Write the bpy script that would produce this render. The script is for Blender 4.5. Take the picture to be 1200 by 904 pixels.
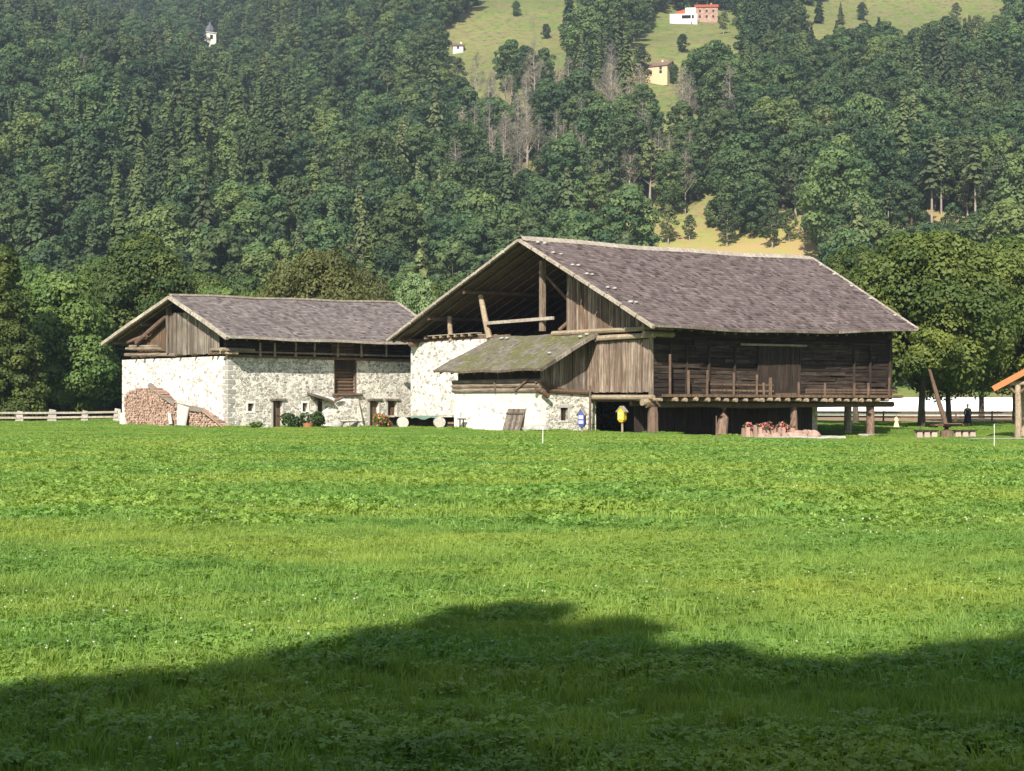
import bpy, math, random
import numpy as np
from mathutils import Vector, Matrix, noise
R = math.radians
random.seed(7); rng = np.random.default_rng(7)
for o in list(bpy.data.objects): bpy.data.objects.remove(o)
S = bpy.context.scene; C = S.collection
# ------------------------------------------------------------------ camera
F = 1750.0; HOR = 474.0; CAMZ = 1.6
cam = bpy.data.cameras.new('camera'); co = bpy.data.objects.new('camera', cam); C.objects.link(co)
co.location = (0, 0, CAMZ); co.rotation_euler = (R(90), 0, 0)
cam.sensor_width = 36; cam.lens = F/1200*36; cam.shift_y = (HOR-452)/1200
cam.clip_start = 0.1; cam.clip_end = 6000
S.camera = co
# ------------------------------------------------------------------ light
SUN_EL = 35.0; SUN_AZ = 13.0          # sun behind the camera, SUN_AZ degrees to its left
w = bpy.data.worlds.new('World'); S.world = w; w.use_nodes = True
nt = w.node_tree; bg = nt.nodes['Background']
sky = nt.nodes.new('ShaderNodeTexSky'); sky.sky_type = 'NISHITA'; sky.sun_disc = False
sky.sun_elevation = R(SUN_EL); sky.sun_rotation = R(180+SUN_AZ)
nt.links.new(sky.outputs[0], bg.inputs[0]); bg.inputs[1].default_value = 0.075
sl = bpy.data.lights.new('sun', 'SUN'); so = bpy.data.objects.new('sun', sl); C.objects.link(so)
sl.energy = 5.0; sl.angle = R(0.5); sl.color = (1.0, .93, .80)
sd = Vector((math.sin(R(SUN_AZ))*math.cos(R(SUN_EL)), math.cos(R(SUN_AZ))*math.cos(R(SUN_EL)), -math.sin(R(SUN_EL))))
so.rotation_euler = sd.to_track_quat('-Z', 'Y').to_euler(); so.location = (-30, -60, 60)
S.view_settings.view_transform = 'Standard'; S.view_settings.look = 'None'
S.view_settings.exposure = 0.95; S.view_settings.gamma = 1
S.render.engine = 'CYCLES'
S.cycles.max_bounces = 6; S.cycles.diffuse_bounces = 3; S.cycles.transparent_max_bounces = 4
S.cycles.volume_bounces = 0

# ------------------------------------------------------------------ helpers
def tag(o, label=None, cat=None, group=None, kind=None):
    if label: o['label'] = label
    if cat: o['category'] = cat
    if group: o['group'] = group
    if kind: o['kind'] = kind
    return o
def empty(name, loc, rz=0):
    o = bpy.data.objects.new(name, None); C.objects.link(o); o.location = loc; o.rotation_euler = (0, 0, rz)
    o.empty_display_size = .3
    return o
class MB:
    def __init__(s): s.v = []; s.f = []; s.t = []
    def add(s, vs, fs, t=None):
        n = len(s.v); s.v += [tuple(v) for v in vs]; tt = random.random() if t is None else t
        for f in fs: s.f.append(tuple(i+n for i in f)); s.t.append(tt)
    def box(s, x0, x1, y0, y1, z0, z1, t=None):
        s.add([(x0,y0,z0),(x1,y0,z0),(x1,y1,z0),(x0,y1,z0),(x0,y0,z1),(x1,y0,z1),(x1,y1,z1),(x0,y1,z1)],
              [(0,3,2,1),(4,5,6,7),(0,1,5,4),(1,2,6,5),(2,3,7,6),(3,0,4,7)], t)
    def hexa(s, b, tp, t=None):      # 4 bottom + 4 top points, ccw from above
        s.add(list(b)+list(tp), [(0,3,2,1),(4,5,6,7),(0,1,5,4),(1,2,6,5),(2,3,7,6),(3,0,4,7)], t)
    def beam(s, p0, p1, wd, ht, t=None, up=(0,0,1)):
        p0 = Vector(p0); p1 = Vector(p1); d = (p1-p0).normalized(); up = Vector(up)
        a = d.cross(up)
        if a.length < 1e-3: a = d.cross(Vector((0,1,0)))
        a.normalize(); b = a.cross(d).normalized()
        a *= wd/2; b *= ht/2
        vs = [p0-a-b, p0+a-b, p0+a+b, p0-a+b, p1-a-b, p1+a-b, p1+a+b, p1-a+b]
        s.add(vs, [(0,1,2,3),(7,6,5,4),(0,4,5,1),(1,5,6,2),(2,6,7,3),(3,7,4,0)], t)
    def log(s, pts, rs, n=8, t=None, wob=.06):
        pts = [Vector(p) for p in pts]
        if len(pts) == 2 and wob:
            m = []
            k = 4
            for i in range(k+1):
                q = pts[0].lerp(pts[1], i/k)
                m.append(q)
            r2 = [rs[0]+(rs[-1]-rs[0])*i/k for i in range(k+1)]
            for i in range(1, k): m[i] = m[i]+Vector([random.uniform(-1,1)*wob*r2[i] for _ in range(3)])
            pts = m; rs = r2
        rings = []
        for i, p in enumerate(pts):
            d = (pts[min(i+1, len(pts)-1)]-pts[max(i-1, 0)]).normalized()
            a = d.cross(Vector((0,0,1)))
            if a.length < .05: a = d.cross(Vector((1,0,0)))
            a.normalize(); b = a.cross(d)
            rings.append([p+(a*math.cos(2*math.pi*j/n)+b*math.sin(2*math.pi*j/n))*rs[i]*(1+random.uniform(-wob, wob)) for j in range(n)])
        vs = [q for r in rings for q in r]; fs = []
        for i in range(len(pts)-1):
            for j in range(n):
                a0 = i*n+j; a1 = i*n+(j+1) % n
                fs.append((a0, a1, a1+n, a0+n))
        fs.append(tuple(reversed(range(n)))); fs.append(tuple((len(pts)-1)*n+j for j in range(n)))
        s.add(vs, fs, t)
    def stone(s, c, r, t=None, sq=(1,1,1)):
        # lumpy rounded stone
        c = Vector(c); vs = []; n, m = 8, 5; ph = random.random()*50
        for i in range(1, m):
            th = math.pi*i/m
            for j in range(n):
                f = 2*math.pi*j/n
                d = Vector((math.sin(th)*math.cos(f), math.sin(th)*math.sin(f), math.cos(th)))
                k = r*(1+.28*noise.noise(d*1.3+Vector((ph,0,0))))
                vs.append(c+Vector((d.x*k*sq[0], d.y*k*sq[1], d.z*k*sq[2])))
        fs = []
        for i in range(m-2):
            for j in range(n): fs.append((i*n+j, (i+1)*n+j, (i+1)*n+(j+1) % n, i*n+(j+1) % n))
        vs += [c+Vector((0,0,r*sq[2])), c-Vector((0,0,r*sq[2]))]; T = len(vs)-2
        for j in range(n):
            fs.append((T, j, (j+1) % n)); fs.append((T+1, (m-2)*n+(j+1) % n, (m-2)*n+j))
        s.add(vs, fs, t)
    def build(s, name, mat, parent=None, smooth=False, bevel=0):
        me = bpy.data.meshes.new(name); me.from_pydata(s.v, [], s.f)
        a = me.attributes.new('tint', 'FLOAT', 'FACE'); a.data.foreach_set('value', np.array(s.t, dtype=np.float32))
        if smooth: me.polygons.foreach_set('use_smooth', [True]*len(me.polygons))
        me.materials.append(mat); me.update()
        o = bpy.data.objects.new(name, me); C.objects.link(o)
        if parent: o.parent = parent
        if bevel:
            b = o.modifiers.new('bevel', 'BEVEL'); b.width = bevel; b.segments = 2; b.limit_method = 'ANGLE'
        return o
def np_mesh(name, V, Q, tint, mat, tri=False):
    k = 3 if tri else 4
    me = bpy.data.meshes.new(name)
    me.vertices.add(len(V)); me.vertices.foreach_set('co', V.astype(np.float32).ravel())
    me.loops.add(Q.size); me.loops.foreach_set('vertex_index', Q.astype(np.int32).ravel())
    me.polygons.add(len(Q)); me.polygons.foreach_set('loop_start', np.arange(len(Q), dtype=np.int32)*k)
    a = me.attributes.new('tint', 'FLOAT', 'FACE'); a.data.foreach_set('value', tint.astype(np.float32))
    me.materials.append(mat); me.update(calc_edges=True); me.validate()
    return me

# ------------------------------------------------------------------ materials
def M(name, rough=.9, spec=.2):
    m = bpy.data.materials.new(name); m.use_nodes = True; n = m.node_tree.nodes; l = m.node_tree.links
    b = n['Principled BSDF']; b.inputs['Roughness'].default_value = rough
    b.inputs['Specular IOR Level'].default_value = spec
    return m, n, l, b
def mixc(n, l, fac, a, b, typ='MIX'):
    x = n.new('ShaderNodeMix'); x.data_type = 'RGBA'; x.blend_type = typ
    for sock, val in ((x.inputs[0], fac), (x.inputs[6], a), (x.inputs[7], b)):
        if hasattr(val, 'links') or hasattr(val, 'is_output'): l.new(val, sock)
        elif isinstance(val, (int, float)): sock.default_value = val
        else: sock.default_value = (*val, 1)
    return x.outputs[2]
def tex_noise(n, l, vec, scale, detail=4, rough=.6):
    t = n.new('ShaderNodeTexNoise'); t.inputs['Scale'].default_value = scale
    t.inputs['Detail'].default_value = detail; t.inputs['Roughness'].default_value = rough
    if vec is not None: l.new(vec, t.inputs['Vector'])
    return t.outputs['Fac']
def ramp(n, l, fac, stops):
    r = n.new('ShaderNodeValToRGB'); l.new(fac, r.inputs[0]); e = r.color_ramp.elements
    while len(e) < len(stops): e.new(.5)
    for x, (p, c) in zip(e, stops):
        x.position = p; x.color = (*c, 1) if isinstance(c, tuple) else (c, c, c, 1)
    return r.outputs[0]
def mapped(n, l, scale, kind='Object'):
    if kind == 'World':
        g = n.new('ShaderNodeNewGeometry'); out = g.outputs['Position']
    else:
        g = n.new('ShaderNodeTexCoord'); out = g.outputs[kind]
    m = n.new('ShaderNodeMapping'); l.new(out, m.inputs[0]); m.inputs['Scale'].default_value = scale
    return m.outputs[0]
def bump(n, l, h, b, s=.5, d=.02):
    x = n.new('ShaderNodeBump'); x.inputs['Strength'].default_value = s; x.inputs['Distance'].default_value = d
    l.new(h, x.inputs['Height']); l.new(x.outputs[0], b.inputs['Normal'])
def attr(n, name='tint'):
    a = n.new('ShaderNodeAttribute'); a.attribute_name = name; return a.outputs['Fac']
def wood(name, ca, cb, dark, scale, rough=.9):
    m, n, l, b = M(name, rough)
    v = mapped(n, l, scale)
    g = tex_noise(n, l, v, 1.0, 6, .7)
    base = mixc(n, l, attr(n), ca, cb)
    blot = tex_noise(n, l, mapped(n, l, (.7, .7, .7)), 1.0, 3)
    c1 = mixc(n, l, ramp(n, l, g, [(.35, 0.0), (.62, 1.0)]), dark, base)
    c2 = mixc(n, l, ramp(n, l, blot, [(.35, .55), (.65, 1.0)]), dark, c1)
    l.new(c2, b.inputs['Base Color']); bump(n, l, g, b, .6, .02)
    return m
W_V = wood('weathered_boards', (.52,.42,.33), (.18,.12,.085), (.06,.04,.03), (16, 16, .8))
W_GREY = wood('grey_boards', (.44,.38,.32), (.15,.12,.095), (.055,.042,.034), (16, 16, .8))
W_RED = wood('brown_timber', (.25,.165,.11), (.16,.105,.07), (.07,.045,.03), (10, 10, 1.2))
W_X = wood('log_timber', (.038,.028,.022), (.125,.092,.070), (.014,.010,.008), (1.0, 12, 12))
W_Y = wood('cross_timber', (.42,.34,.27), (.30,.23,.175), (.08,.06,.045), (12, 1.0, 12))
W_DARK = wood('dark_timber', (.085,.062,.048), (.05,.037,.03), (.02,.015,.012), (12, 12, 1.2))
W_PALE = wood('pale_verge_timber', (.55,.50,.43), (.42,.37,.31), (.22,.18,.14), (6, 6, 6))
W_RAFT = wood('rafter_timber', (.26,.19,.14), (.17,.125,.09), (.05,.037,.028), (9, 9, 9))
W_ENDS = wood('log_end_timber', (.50,.41,.31), (.36,.28,.2), (.2,.15,.1), (9, 9, 9))
W_POST = wood('reddish_post_timber', (.30,.20,.15), (.19,.125,.095), (.09,.06,.045), (8, 8, 2.5))

def shingle(name, ca, cb, moss=None):
    m, n, l, b = M(name, .85)
    base = mixc(n, l, attr(n), ca, cb)
    g = tex_noise(n, l, mapped(n, l, (3, 3, 3)), 1.0, 6, .7)
    base = mixc(n, l, ramp(n, l, g, [(.35, .7), (.65, 1.15)]), (.0,.0,.0), base) if False else mixc(n, l, .6, base, ramp(n, l, g, [(.3, .6), (.7, 1.0)]), 'MULTIPLY')
    if moss:
        mo = tex_noise(n, l, mapped(n, l, (.55, .55, .55)), 1.0, 6, .65)
        fine = tex_noise(n, l, mapped(n, l, (5, 5, 5)), 1.0, 5, .7)
        mm = n.new('ShaderNodeMath'); mm.operation = 'MULTIPLY'
        l.new(ramp(n, l, mo, [(moss[1], 0.0), (moss[1]+.12, 1.0)]), mm.inputs[0])
        l.new(ramp(n, l, fine, [(.38, 0.0), (.56, 1.0)]), mm.inputs[1])
        base = mixc(n, l, mm.outputs[0], base, moss[0])
    l.new(base, b.inputs['Base Color']); bump(n, l, g, b, .5, .02)
    return m
SH_MAIN = shingle('larch_shingles', (.235,.185,.178), (.058,.044,.043))
SH_LEFT = shingle('pale_larch_shingles', (.29,.25,.238), (.085,.07,.067))
SH_MOSS = shingle('mossy_shingles', (.27,.245,.205), (.11,.097,.08), ((.12,.125,.030), .44))

def stonewall(name, mortar, stone_a, stone_b, cover, sc=3.4):
    """rubble: angular cells with mortar joints; 'cover' is how much of it the plaster hides"""
    m, n, l, b = M(name, .95, .1)
    def math_(op, *a):
        x = n.new('ShaderNodeMath'); x.operation = op
        for k, v in enumerate(a):
            if hasattr(v, 'is_output'): l.new(v, x.inputs[k])
            else: x.inputs[k].default_value = v
        return x.outputs[0]
    v0 = mapped(n, l, (1, 1, 1.5))
    nz = n.new('ShaderNodeTexNoise'); nz.inputs['Scale'].default_value = 4; nz.inputs['Detail'].default_value = 4; l.new(v0, nz.inputs['Vector'])
    mx = n.new('ShaderNodeVectorMath'); mx.operation = 'MULTIPLY_ADD'; l.new(nz.outputs['Color'], mx.inputs[0])
    mx.inputs[1].default_value = (.35,.35,.35); l.new(v0, mx.inputs[2])
    def cells(scale):
        e = n.new('ShaderNodeTexVoronoi'); e.feature = 'DISTANCE_TO_EDGE'; e.inputs['Scale'].default_value = scale; l.new(mx.outputs[0], e.inputs['Vector'])
        f = n.new('ShaderNodeTexVoronoi'); f.inputs['Scale'].default_value = scale; l.new(mx.outputs[0], f.inputs['Vector'])
        sp = n.new('ShaderNodeSeparateColor'); l.new(f.outputs['Color'], sp.inputs[0]); return e.outputs['Distance'], sp.outputs
    big = tex_noise(n, l, mapped(n, l, (.5, .5, .7)), 1.0, 5, .65)
    fn = tex_noise(n, l, mapped(n, l, (7, 7, 9)), 1.0, 7, .75)
    d1, r1 = cells(sc); d2, r2 = cells(sc*2.3)
    def msk(d, r, cv, edge):
        sel = math_('ADD', math_('MULTIPLY', r[0], .75), math_('MULTIPLY', big, .5))      # which stones show
        a = ramp(n, l, sel, [(cv, 0.0), (cv+.05, 1.0)])
        e = ramp(n, l, math_('ADD', d, math_('MULTIPLY', fn, .10)), [(edge, 0.0), (edge+.05, 1.0)])
        return math_('MULTIPLY', a, e)
    m1 = msk(d1, r1, cover, .13); m2 = msk(d2, r2, min(.97, cover+.14), .14)
    st1 = mixc(n, l, r1[1], stone_a, stone_b); st2 = mixc(n, l, r2[1], stone_a, stone_b)
    shade = ramp(n, l, fn, [(.25, .55), (.7, 1.1)])
    stain = ramp(n, l, big, [(.30, (.84,.81,.75)), (.5, (1,1,1))])
    mo = mixc(n, l, 1.0, mixc(n, l, 1.0, mortar, stain, 'MULTIPLY'), ramp(n, l, fn, [(.30, .72), (.52, 1.0)]), 'MULTIPLY')
    c = mixc(n, l, m2, mo, mixc(n, l, 1.0, st2, shade, 'MULTIPLY'))
    c = mixc(n, l, m1, c, mixc(n, l, 1.0, st1, shade, 'MULTIPLY'))
    l.new(c, b.inputs['Base Color'])
    bump(n, l, math_('ADD', math_('MULTIPLY', m1, .8), fn), b, 1.0, .07)
    return m
ST_LEFT = stonewall('rubble_stone_wall', (.80,.77,.70), (.30,.275,.25), (.66,.61,.54), .50, 3.0)
ST_WHITE = stonewall('whitewashed_rubble', (.80,.765,.69), (.36,.33,.29), (.68,.63,.56), .69, 3.0)
ST_BLUE = stonewall('pebbly_rubble', (.76,.73,.66), (.28,.255,.23), (.60,.55,.48), .52, 3.6)
PLASTER = stonewall('worn_lime_plaster', (.80,.765,.69), (.46,.42,.37), (.64,.58,.50), .86, 2.4)

def plain(name, ca, cb, sc=4.0, rough=.9, spec=.2, bs=.3, tv=.75):
    m, n, l, b = M(name, rough, spec)
    f = tex_noise(n, l, mapped(n, l, (1, 1, 1)), sc, 5, .65)
    c = mixc(n, l, ramp(n, l, f, [(.35, 0.0), (.65, 1.0)]), ca, cb)
    c = mixc(n, l, attr(n), c, mixc(n, l, .75, c, (tv,tv,tv), 'MULTIPLY'))
    l.new(c, b.inputs['Base Color']); bump(n, l, f, b, bs, .02)
    return m
STONE = plain('pale_field_stone', (.50,.48,.44), (.36,.34,.31), 5)
STONE_RED = plain('reddish_porphyry', (.44,.25,.19), (.40,.30,.25), 6, tv=.45)
BENCHST = plain('pinkish_stone', (.46,.36,.31), (.38,.31,.27), 6)
STONE_GREY = plain('grey_stone', (.30,.29,.27), (.42,.40,.37), 6)
WOODCUT = plain('cut_firewood', (.64,.45,.36), (.38,.25,.20), 8, tv=.22)
YELLOW = plain('yellow_paint', (.72,.50,.03), (.62,.40,.03), 6, .6)
YELLOWP = plain('pale_yellow_paint', (.85,.75,.25), (.8,.68,.2), 6, .6)
BLUE = plain('blue_paint', (.06,.08,.28), (.09,.12,.36), 6, .6)
LILAC = plain('pale_lilac_paint', (.48,.50,.75), (.55,.55,.7), 6, .6)
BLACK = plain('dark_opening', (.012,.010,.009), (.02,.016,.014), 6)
TERRA = plain('terracotta', (.42,.16,.08), (.36,.14,.08), 6)
FLOWR = plain('orange_red_petals', (.72,.16,.05), (.66,.26,.10), 30)
PINK = plain('pink_petals', (.68,.25,.27), (.55,.17,.15), 30)
WHITEP = plain('white_render', (.80,.79,.75), (.74,.72,.68), 3)
CREAM = plain('cream_render', (.72,.58,.38), (.66,.5,.3), 3)
ROOFRED = plain('red_roof_tiles', (.50,.12,.06), (.40,.11,.06), 8)
ROOFBRN = plain('brown_roof_tiles', (.26,.16,.13), (.2,.13,.11), 8)
SLATE = plain('slate_roof', (.10,.11,.13), (.14,.15,.17), 8, .6)
GRAVEL = plain('path_gravel', (.50,.48,.42), (.42,.40,.35), 20)
SOIL = plain('bare_brown_soil', (.33,.22,.13), (.26,.18,.11), .6)
FILM = plain('white_greenhouse_film', (.86,.88,.90), (.80,.83,.87), 3, .5)
ORANGEW = plain('orange_stained_board', (.58,.22,.09), (.48,.18,.08), 6)
CLOTH = plain('green_cloth', (.16,.24,.20), (.12,.19,.16), 6)
GLASSD = plain('dark_pane', (.02,.022,.025), (.03,.03,.032), 6, .15, .6)

def leafmat(name, ca, cb, objvar=.35, yellow=(.16,.15,.03), trans=.25):
    m, n, l, b = M(name, .6, .25)
    base = mixc(n, l, attr(n), ca, cb)
    oi = n.new('ShaderNodeObjectInfo')
    base = mixc(n, l, ramp(n, l, oi.outputs['Random'], [(0.0, 0.0), (.6, objvar*.3), (1.0, objvar)]), base, yellow)
    mm = n.new('ShaderNodeMath'); mm.operation = 'MULTIPLY'; l.new(oi.outputs['Random'], mm.inputs[0]); mm.inputs[1].default_value = 7.31
    fr = n.new('ShaderNodeMath'); fr.operation = 'FRACT'; l.new(mm.outputs[0], fr.inputs[0])
    base = mixc(n, l, 1.0, base, ramp(n, l, fr.outputs[0], [(0.0, (.50,.56,.62)), (.5, (.85,.88,.85)), (1.0, (1.35,1.30,1.15))]), 'MULTIPLY')
    l.new(base, b.inputs['Base Color'])
    if trans:
        tr = n.new('ShaderNodeBsdfTranslucent'); l.new(mixc(n, l, 1.0, base, (1.3,1.5,.6), 'MULTIPLY'), tr.inputs[0])
        ms = n.new('ShaderNodeMixShader'); ms.inputs[0].default_value = trans
        l.new(b.outputs[0], ms.inputs[1]); l.new(tr.outputs[0], ms.inputs[2])
        l.new(ms.outputs[0], n['Material Output'].inputs['Surface'])
    return m
LF_BROAD = leafmat('broadleaf_foliage', (.040,.088,.042), (.112,.172,.066), .36, (.19,.20,.055))
LF_NEAR = leafmat('near_broadleaf_foliage', (.055,.095,.025), (.155,.19,.045), .15)
LF_BRIGHT = leafmat('maple_foliage', (.050,.100,.030), (.125,.185,.055), .1)
LF_OLIVE = leafmat('olive_brown_foliage', (.070,.085,.026), (.15,.15,.050), .15)
LF_WILLOW = leafmat('willow_foliage', (.16,.23,.10), (.26,.34,.16), .1)
LF_CONIF = leafmat('conifer_needles', (.036,.070,.034), (.085,.125,.050), .3, (.11,.11,.03), .1)
LF_LARCH = leafmat('thin_pine_needles', (.065,.095,.042), (.115,.14,.06), .3, (.14,.13,.06), .1)
LF_BUSH = leafmat('bush_foliage', (.05,.09,.03), (.10,.15,.05), .1)
LF_DEAD = leafmat('dry_twigs', (.19,.17,.135), (.31,.28,.225), .2, (.18,.15,.1), 0)
BARK = wood('tree_bark', (.20,.165,.13), (.12,.095,.075), (.05,.04,.03), (4, 4, 1.2))
BARK_PALE = wood('pale_bark', (.46,.41,.35), (.36,.31,.26), (.2,.17,.14), (4, 4, 1.2))

# ------------------------------------------------------------------ terrain
def sm(x, a, b):
    t = np.clip((x-a)/(b-a), 0, 1); return t*t*(3-2*t)
def terr(X, Y):
    X = np.asarray(X, dtype=float); Y = np.asarray(Y, dtype=float)
    z = .035*np.sin(X*.31+1)*np.cos(Y*.23)+.03*np.sin(X*.11-Y*.17)
    z = z*sm(Y, 2, 14)
    dip = sm(X, 4, 20)*sm(Y, 45, 75)
    z = z - dip*(.46 - .30*sm(Y, 92, 106))
    z = z + .14*sm(-X, 12, 26)*sm(Y, 70, 95)
    h = np.maximum(Y-255-10*np.sin(X*.012+1), 0)
    hill = .40*h*h/(h+30)
    hill = hill*(1+.10*np.sin(X*.0085+.6)+.05*np.sin(X*.021+Y*.01))
    hill = hill+sm(h, 20, 90)*(5*np.sin(X*.031+Y*.013)+3*np.sin(Y*.045-X*.02))
    return z+hill
def T(x, y): return float(terr(x, y))
def pix(X, Y, Z): return 600+X/Y*F, HOR-(Z-CAMZ)/Y*F
def P(px, Y, dz=0):                       # ground point under pixel column px at depth Y
    X = (px-600)/F*Y; return Vector((X, Y, T(X, Y)+dz))
def hit(px, py, y0=262):                  # where the ray through a pixel meets the hillside
    for Y in np.arange(y0, 2200, 1.0):
        X = (px-600)/F*Y
        if T(X, Y) >= CAMZ+(HOR-py)/F*Y: return Vector((X, Y, T(X, Y)))
    return None
# ground materials
def groundmat(name, kind):
    m, n, l, b = M(name, .95, .1)
    big = tex_noise(n, l, mapped(n, l, (.05, .12, .05), 'World'), 1.0, 4)
    med = tex_noise(n, l, mapped(n, l, (.7, 1.4, .7), 'World'), 1.0, 6, .7)
    fine = tex_noise(n, l, mapped(n, l, (6, 6, 6), 'World'), 1.0, 6, .75)
    if kind == 'meadow':
        c = mixc(n, l, ramp(n, l, big, [(.38, 0.0), (.62, 1.0)]), (.13,.23,.035), (.19,.27,.04))
        c = mixc(n, l, ramp(n, l, med, [(.35, 0.0), (.65, 1.0)]), mixc(n, l, .6, c, (.45,.6,.4), 'MULTIPLY'), c)
        c = mixc(n, l, 1.0, c, ramp(n, l, fine, [(.3, .45), (.65, 1.1)]), 'MULTIPLY')
    else:
        big = tex_noise(n, l, mapped(n, l, (.02, .02, .02), 'World'), 1.0, 5, .65)
        med = tex_noise(n, l, mapped(n, l, (.12, .12, .3), 'World'), 1.0, 6, .7)
        c = mixc(n, l, ramp(n, l, big, [(.40, 0.0), (.60, 1.0)]), (.13,.20,.045), (.22,.24,.075))
        c = mixc(n, l, ramp(n, l, med, [(.42, 0.0), (.60, 1.0)]), c, (.23,.19,.10))
        c = mixc(n, l, ramp(n, l, tex_noise(n, l, mapped(n, l, (.35, .35, .6), 'World'), 1.0, 8, .8), [(.40, .75), (.50, 0.0)]), c, (.055,.095,.025))
        # the dry knoll just behind the barns
        sp = n.new('ShaderNodeNewGeometry'); sx = n.new('ShaderNodeSeparateXYZ'); l.new(sp.outputs['Position'], sx.inputs[0])
        kn = n.new('ShaderNodeMath'); kn.operation = 'MULTIPLY'
        l.new(ramp(n, l, mr(n, l, sx.outputs[1], 385, 430), [(0.0, 1.0), (1.0, 0.0)]), kn.inputs[0]); l.new(mr(n, l, sx.outputs[2], 14, 24), kn.inputs[1])
        c = mixc(n, l, kn.outputs[0], c, mixc(n, l, ramp(n, l, med, [(.4, 0.0), (.6, 1.0)]), (.34,.33,.10), (.42,.29,.14)))
    l.new(c, b.inputs['Base Color']); bump(n, l, fine, b, .6, .05)
    return m
def mr(n, l, v, a, b_):
    x = n.new('ShaderNodeMapRange'); l.new(v, x.inputs[0]); x.inputs[1].default_value = a; x.inputs[2].default_value = b_; return x.outputs[0]
G_MEADOW = groundmat('meadow_ground', 'meadow'); G_HILL = groundmat('hill_meadow', 'hill')
def sheet(name, xs, ys, mat, dz=0, kind='structure'):
    XX, YY = np.meshgrid(xs, ys); Z = terr(XX, YY)+dz
    V = np.stack([XX.ravel(), YY.ravel(), Z.ravel()], 1); nx = len(xs)
    i, j = np.meshgrid(np.arange(len(ys)-1), np.arange(nx-1), indexing='ij'); a = (i*nx+j).ravel()
    Q = np.stack([a, a+1, a+nx+1, a+nx], 1)
    me = np_mesh(name, V, Q, np.full(len(Q), .0), mat)
    me.polygons.foreach_set('use_smooth', [True]*len(me.polygons))
    o = bpy.data.objects.new(name, me); C.objects.link(o); o['kind'] = kind
    return o
xs = np.concatenate([np.arange(-1500, -120, 30), np.arange(-120, 120, 2.), np.arange(120, 1501, 30)])
ys = np.concatenate([np.arange(-400, 0, 20), np.arange(0, 130, 1.), np.arange(130, 262, 4.), [262.]])
sheet('ground', xs, ys, G_MEADOW)
sheet('hillside', np.arange(-1500, 1501, 12.), np.concatenate([np.arange(262, 1000, 8.), np.arange(1000, 2400, 40.)]), G_HILL)
# tilled strip behind the barns and gravel path
sheet('soil_strip', np.arange(20, 130, 2.), np.arange(150, 232, 4.), SOIL, .02)
pa = MB()
pl = [(27, 88.5), (31, 88.2), (36, 88.0), (44, 87.5), (60, 86)]
for (x0, y0), (x1, y1) in zip(pl, pl[1:]):
    for k in range(6):
        a, b = k/6, (k+1)/6
        q = [(x0+(x1-x0)*a, y0+(y1-y0)*a-.9), (x0+(x1-x0)*b, y0+(y1-y0)*b-.9), (x0+(x1-x0)*b, y0+(y1-y0)*b+.9), (x0+(x1-x0)*a, y0+(y1-y0)*a+.9)]
        pa.add([(x, y, T(x, y)+.03) for x, y in q], [(0,1,2,3)], 0)
tag(pa.build('path', GRAVEL), kind='structure')

# ------------------------------------------------------------------ building frames
class Frame:
    def __init__(s, ox, oy, yaw): s.ox, s.oy, s.a = ox, oy, R(yaw); s.c, s.s = math.cos(s.a), math.sin(s.a); s.z = 0
    def y(s, px, x=0):
        r = (px-600)/F; return (s.ox+x*s.c-r*(s.oy+x*s.s))/(s.s+r*s.c)
    def x(s, px, y=0):
        r = (px-600)/F; return (r*(s.oy+y*s.c)-s.ox+y*s.s)/(s.c-r*s.s)
    def zz(s, py, x, y): return CAMZ+(HOR-py)/F*(s.oy+x*s.s+y*s.c)-s.z
    def world(s, x, y): return s.ox+x*s.c-y*s.s, s.oy+x*s.s+y*s.c
    def local(s, X, Y): dx, dy = X-s.ox, Y-s.oy; return dx*s.c+dy*s.s, -dx*s.s+dy*s.c
    def px(s, px, py, Y):             # pixel + depth -> local point
        x, y = s.local((px-600)/F*Y, Y); return Vector((x, y, CAMZ+(HOR-py)/F*Y))
class Patch:
    """roof slope through 4 corners (eave near, eave far, ridge near, ridge far) with sagging eave"""
    def __init__(s, e0, e1, r0, r1, sag=.15, rs=.06):
        s.e0, s.e1, s.r0, s.r1, s.sag, s.rs = map(lambda q: Vector(q) if not isinstance(q, float) else q, (e0, e1, r0, r1, sag, rs))
    def p(s, a, t, lift=0):
        e = s.e0.lerp(s.e1, a); r = s.r0.lerp(s.r1, a); q = e.lerp(r, t)
        k = math.sin(math.pi*min(max(a, 0), 1))
        q.z += lift-k*(s.sag*(1-t)+s.rs*t)+.03*math.sin(a*17+t*5)
        return q
    def z_at(s, x, y):               # height of the surface above local (x, y)
        a, t = .5, .5
        for _ in range(12):
            q = s.p(a, t)
            L = (s.e1-s.e0).length; Hh = s.r0.y-s.e0.y
            t += (y-q.y)/Hh; a += (x-q.x)/L
        return s.p(a, t).z
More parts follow.
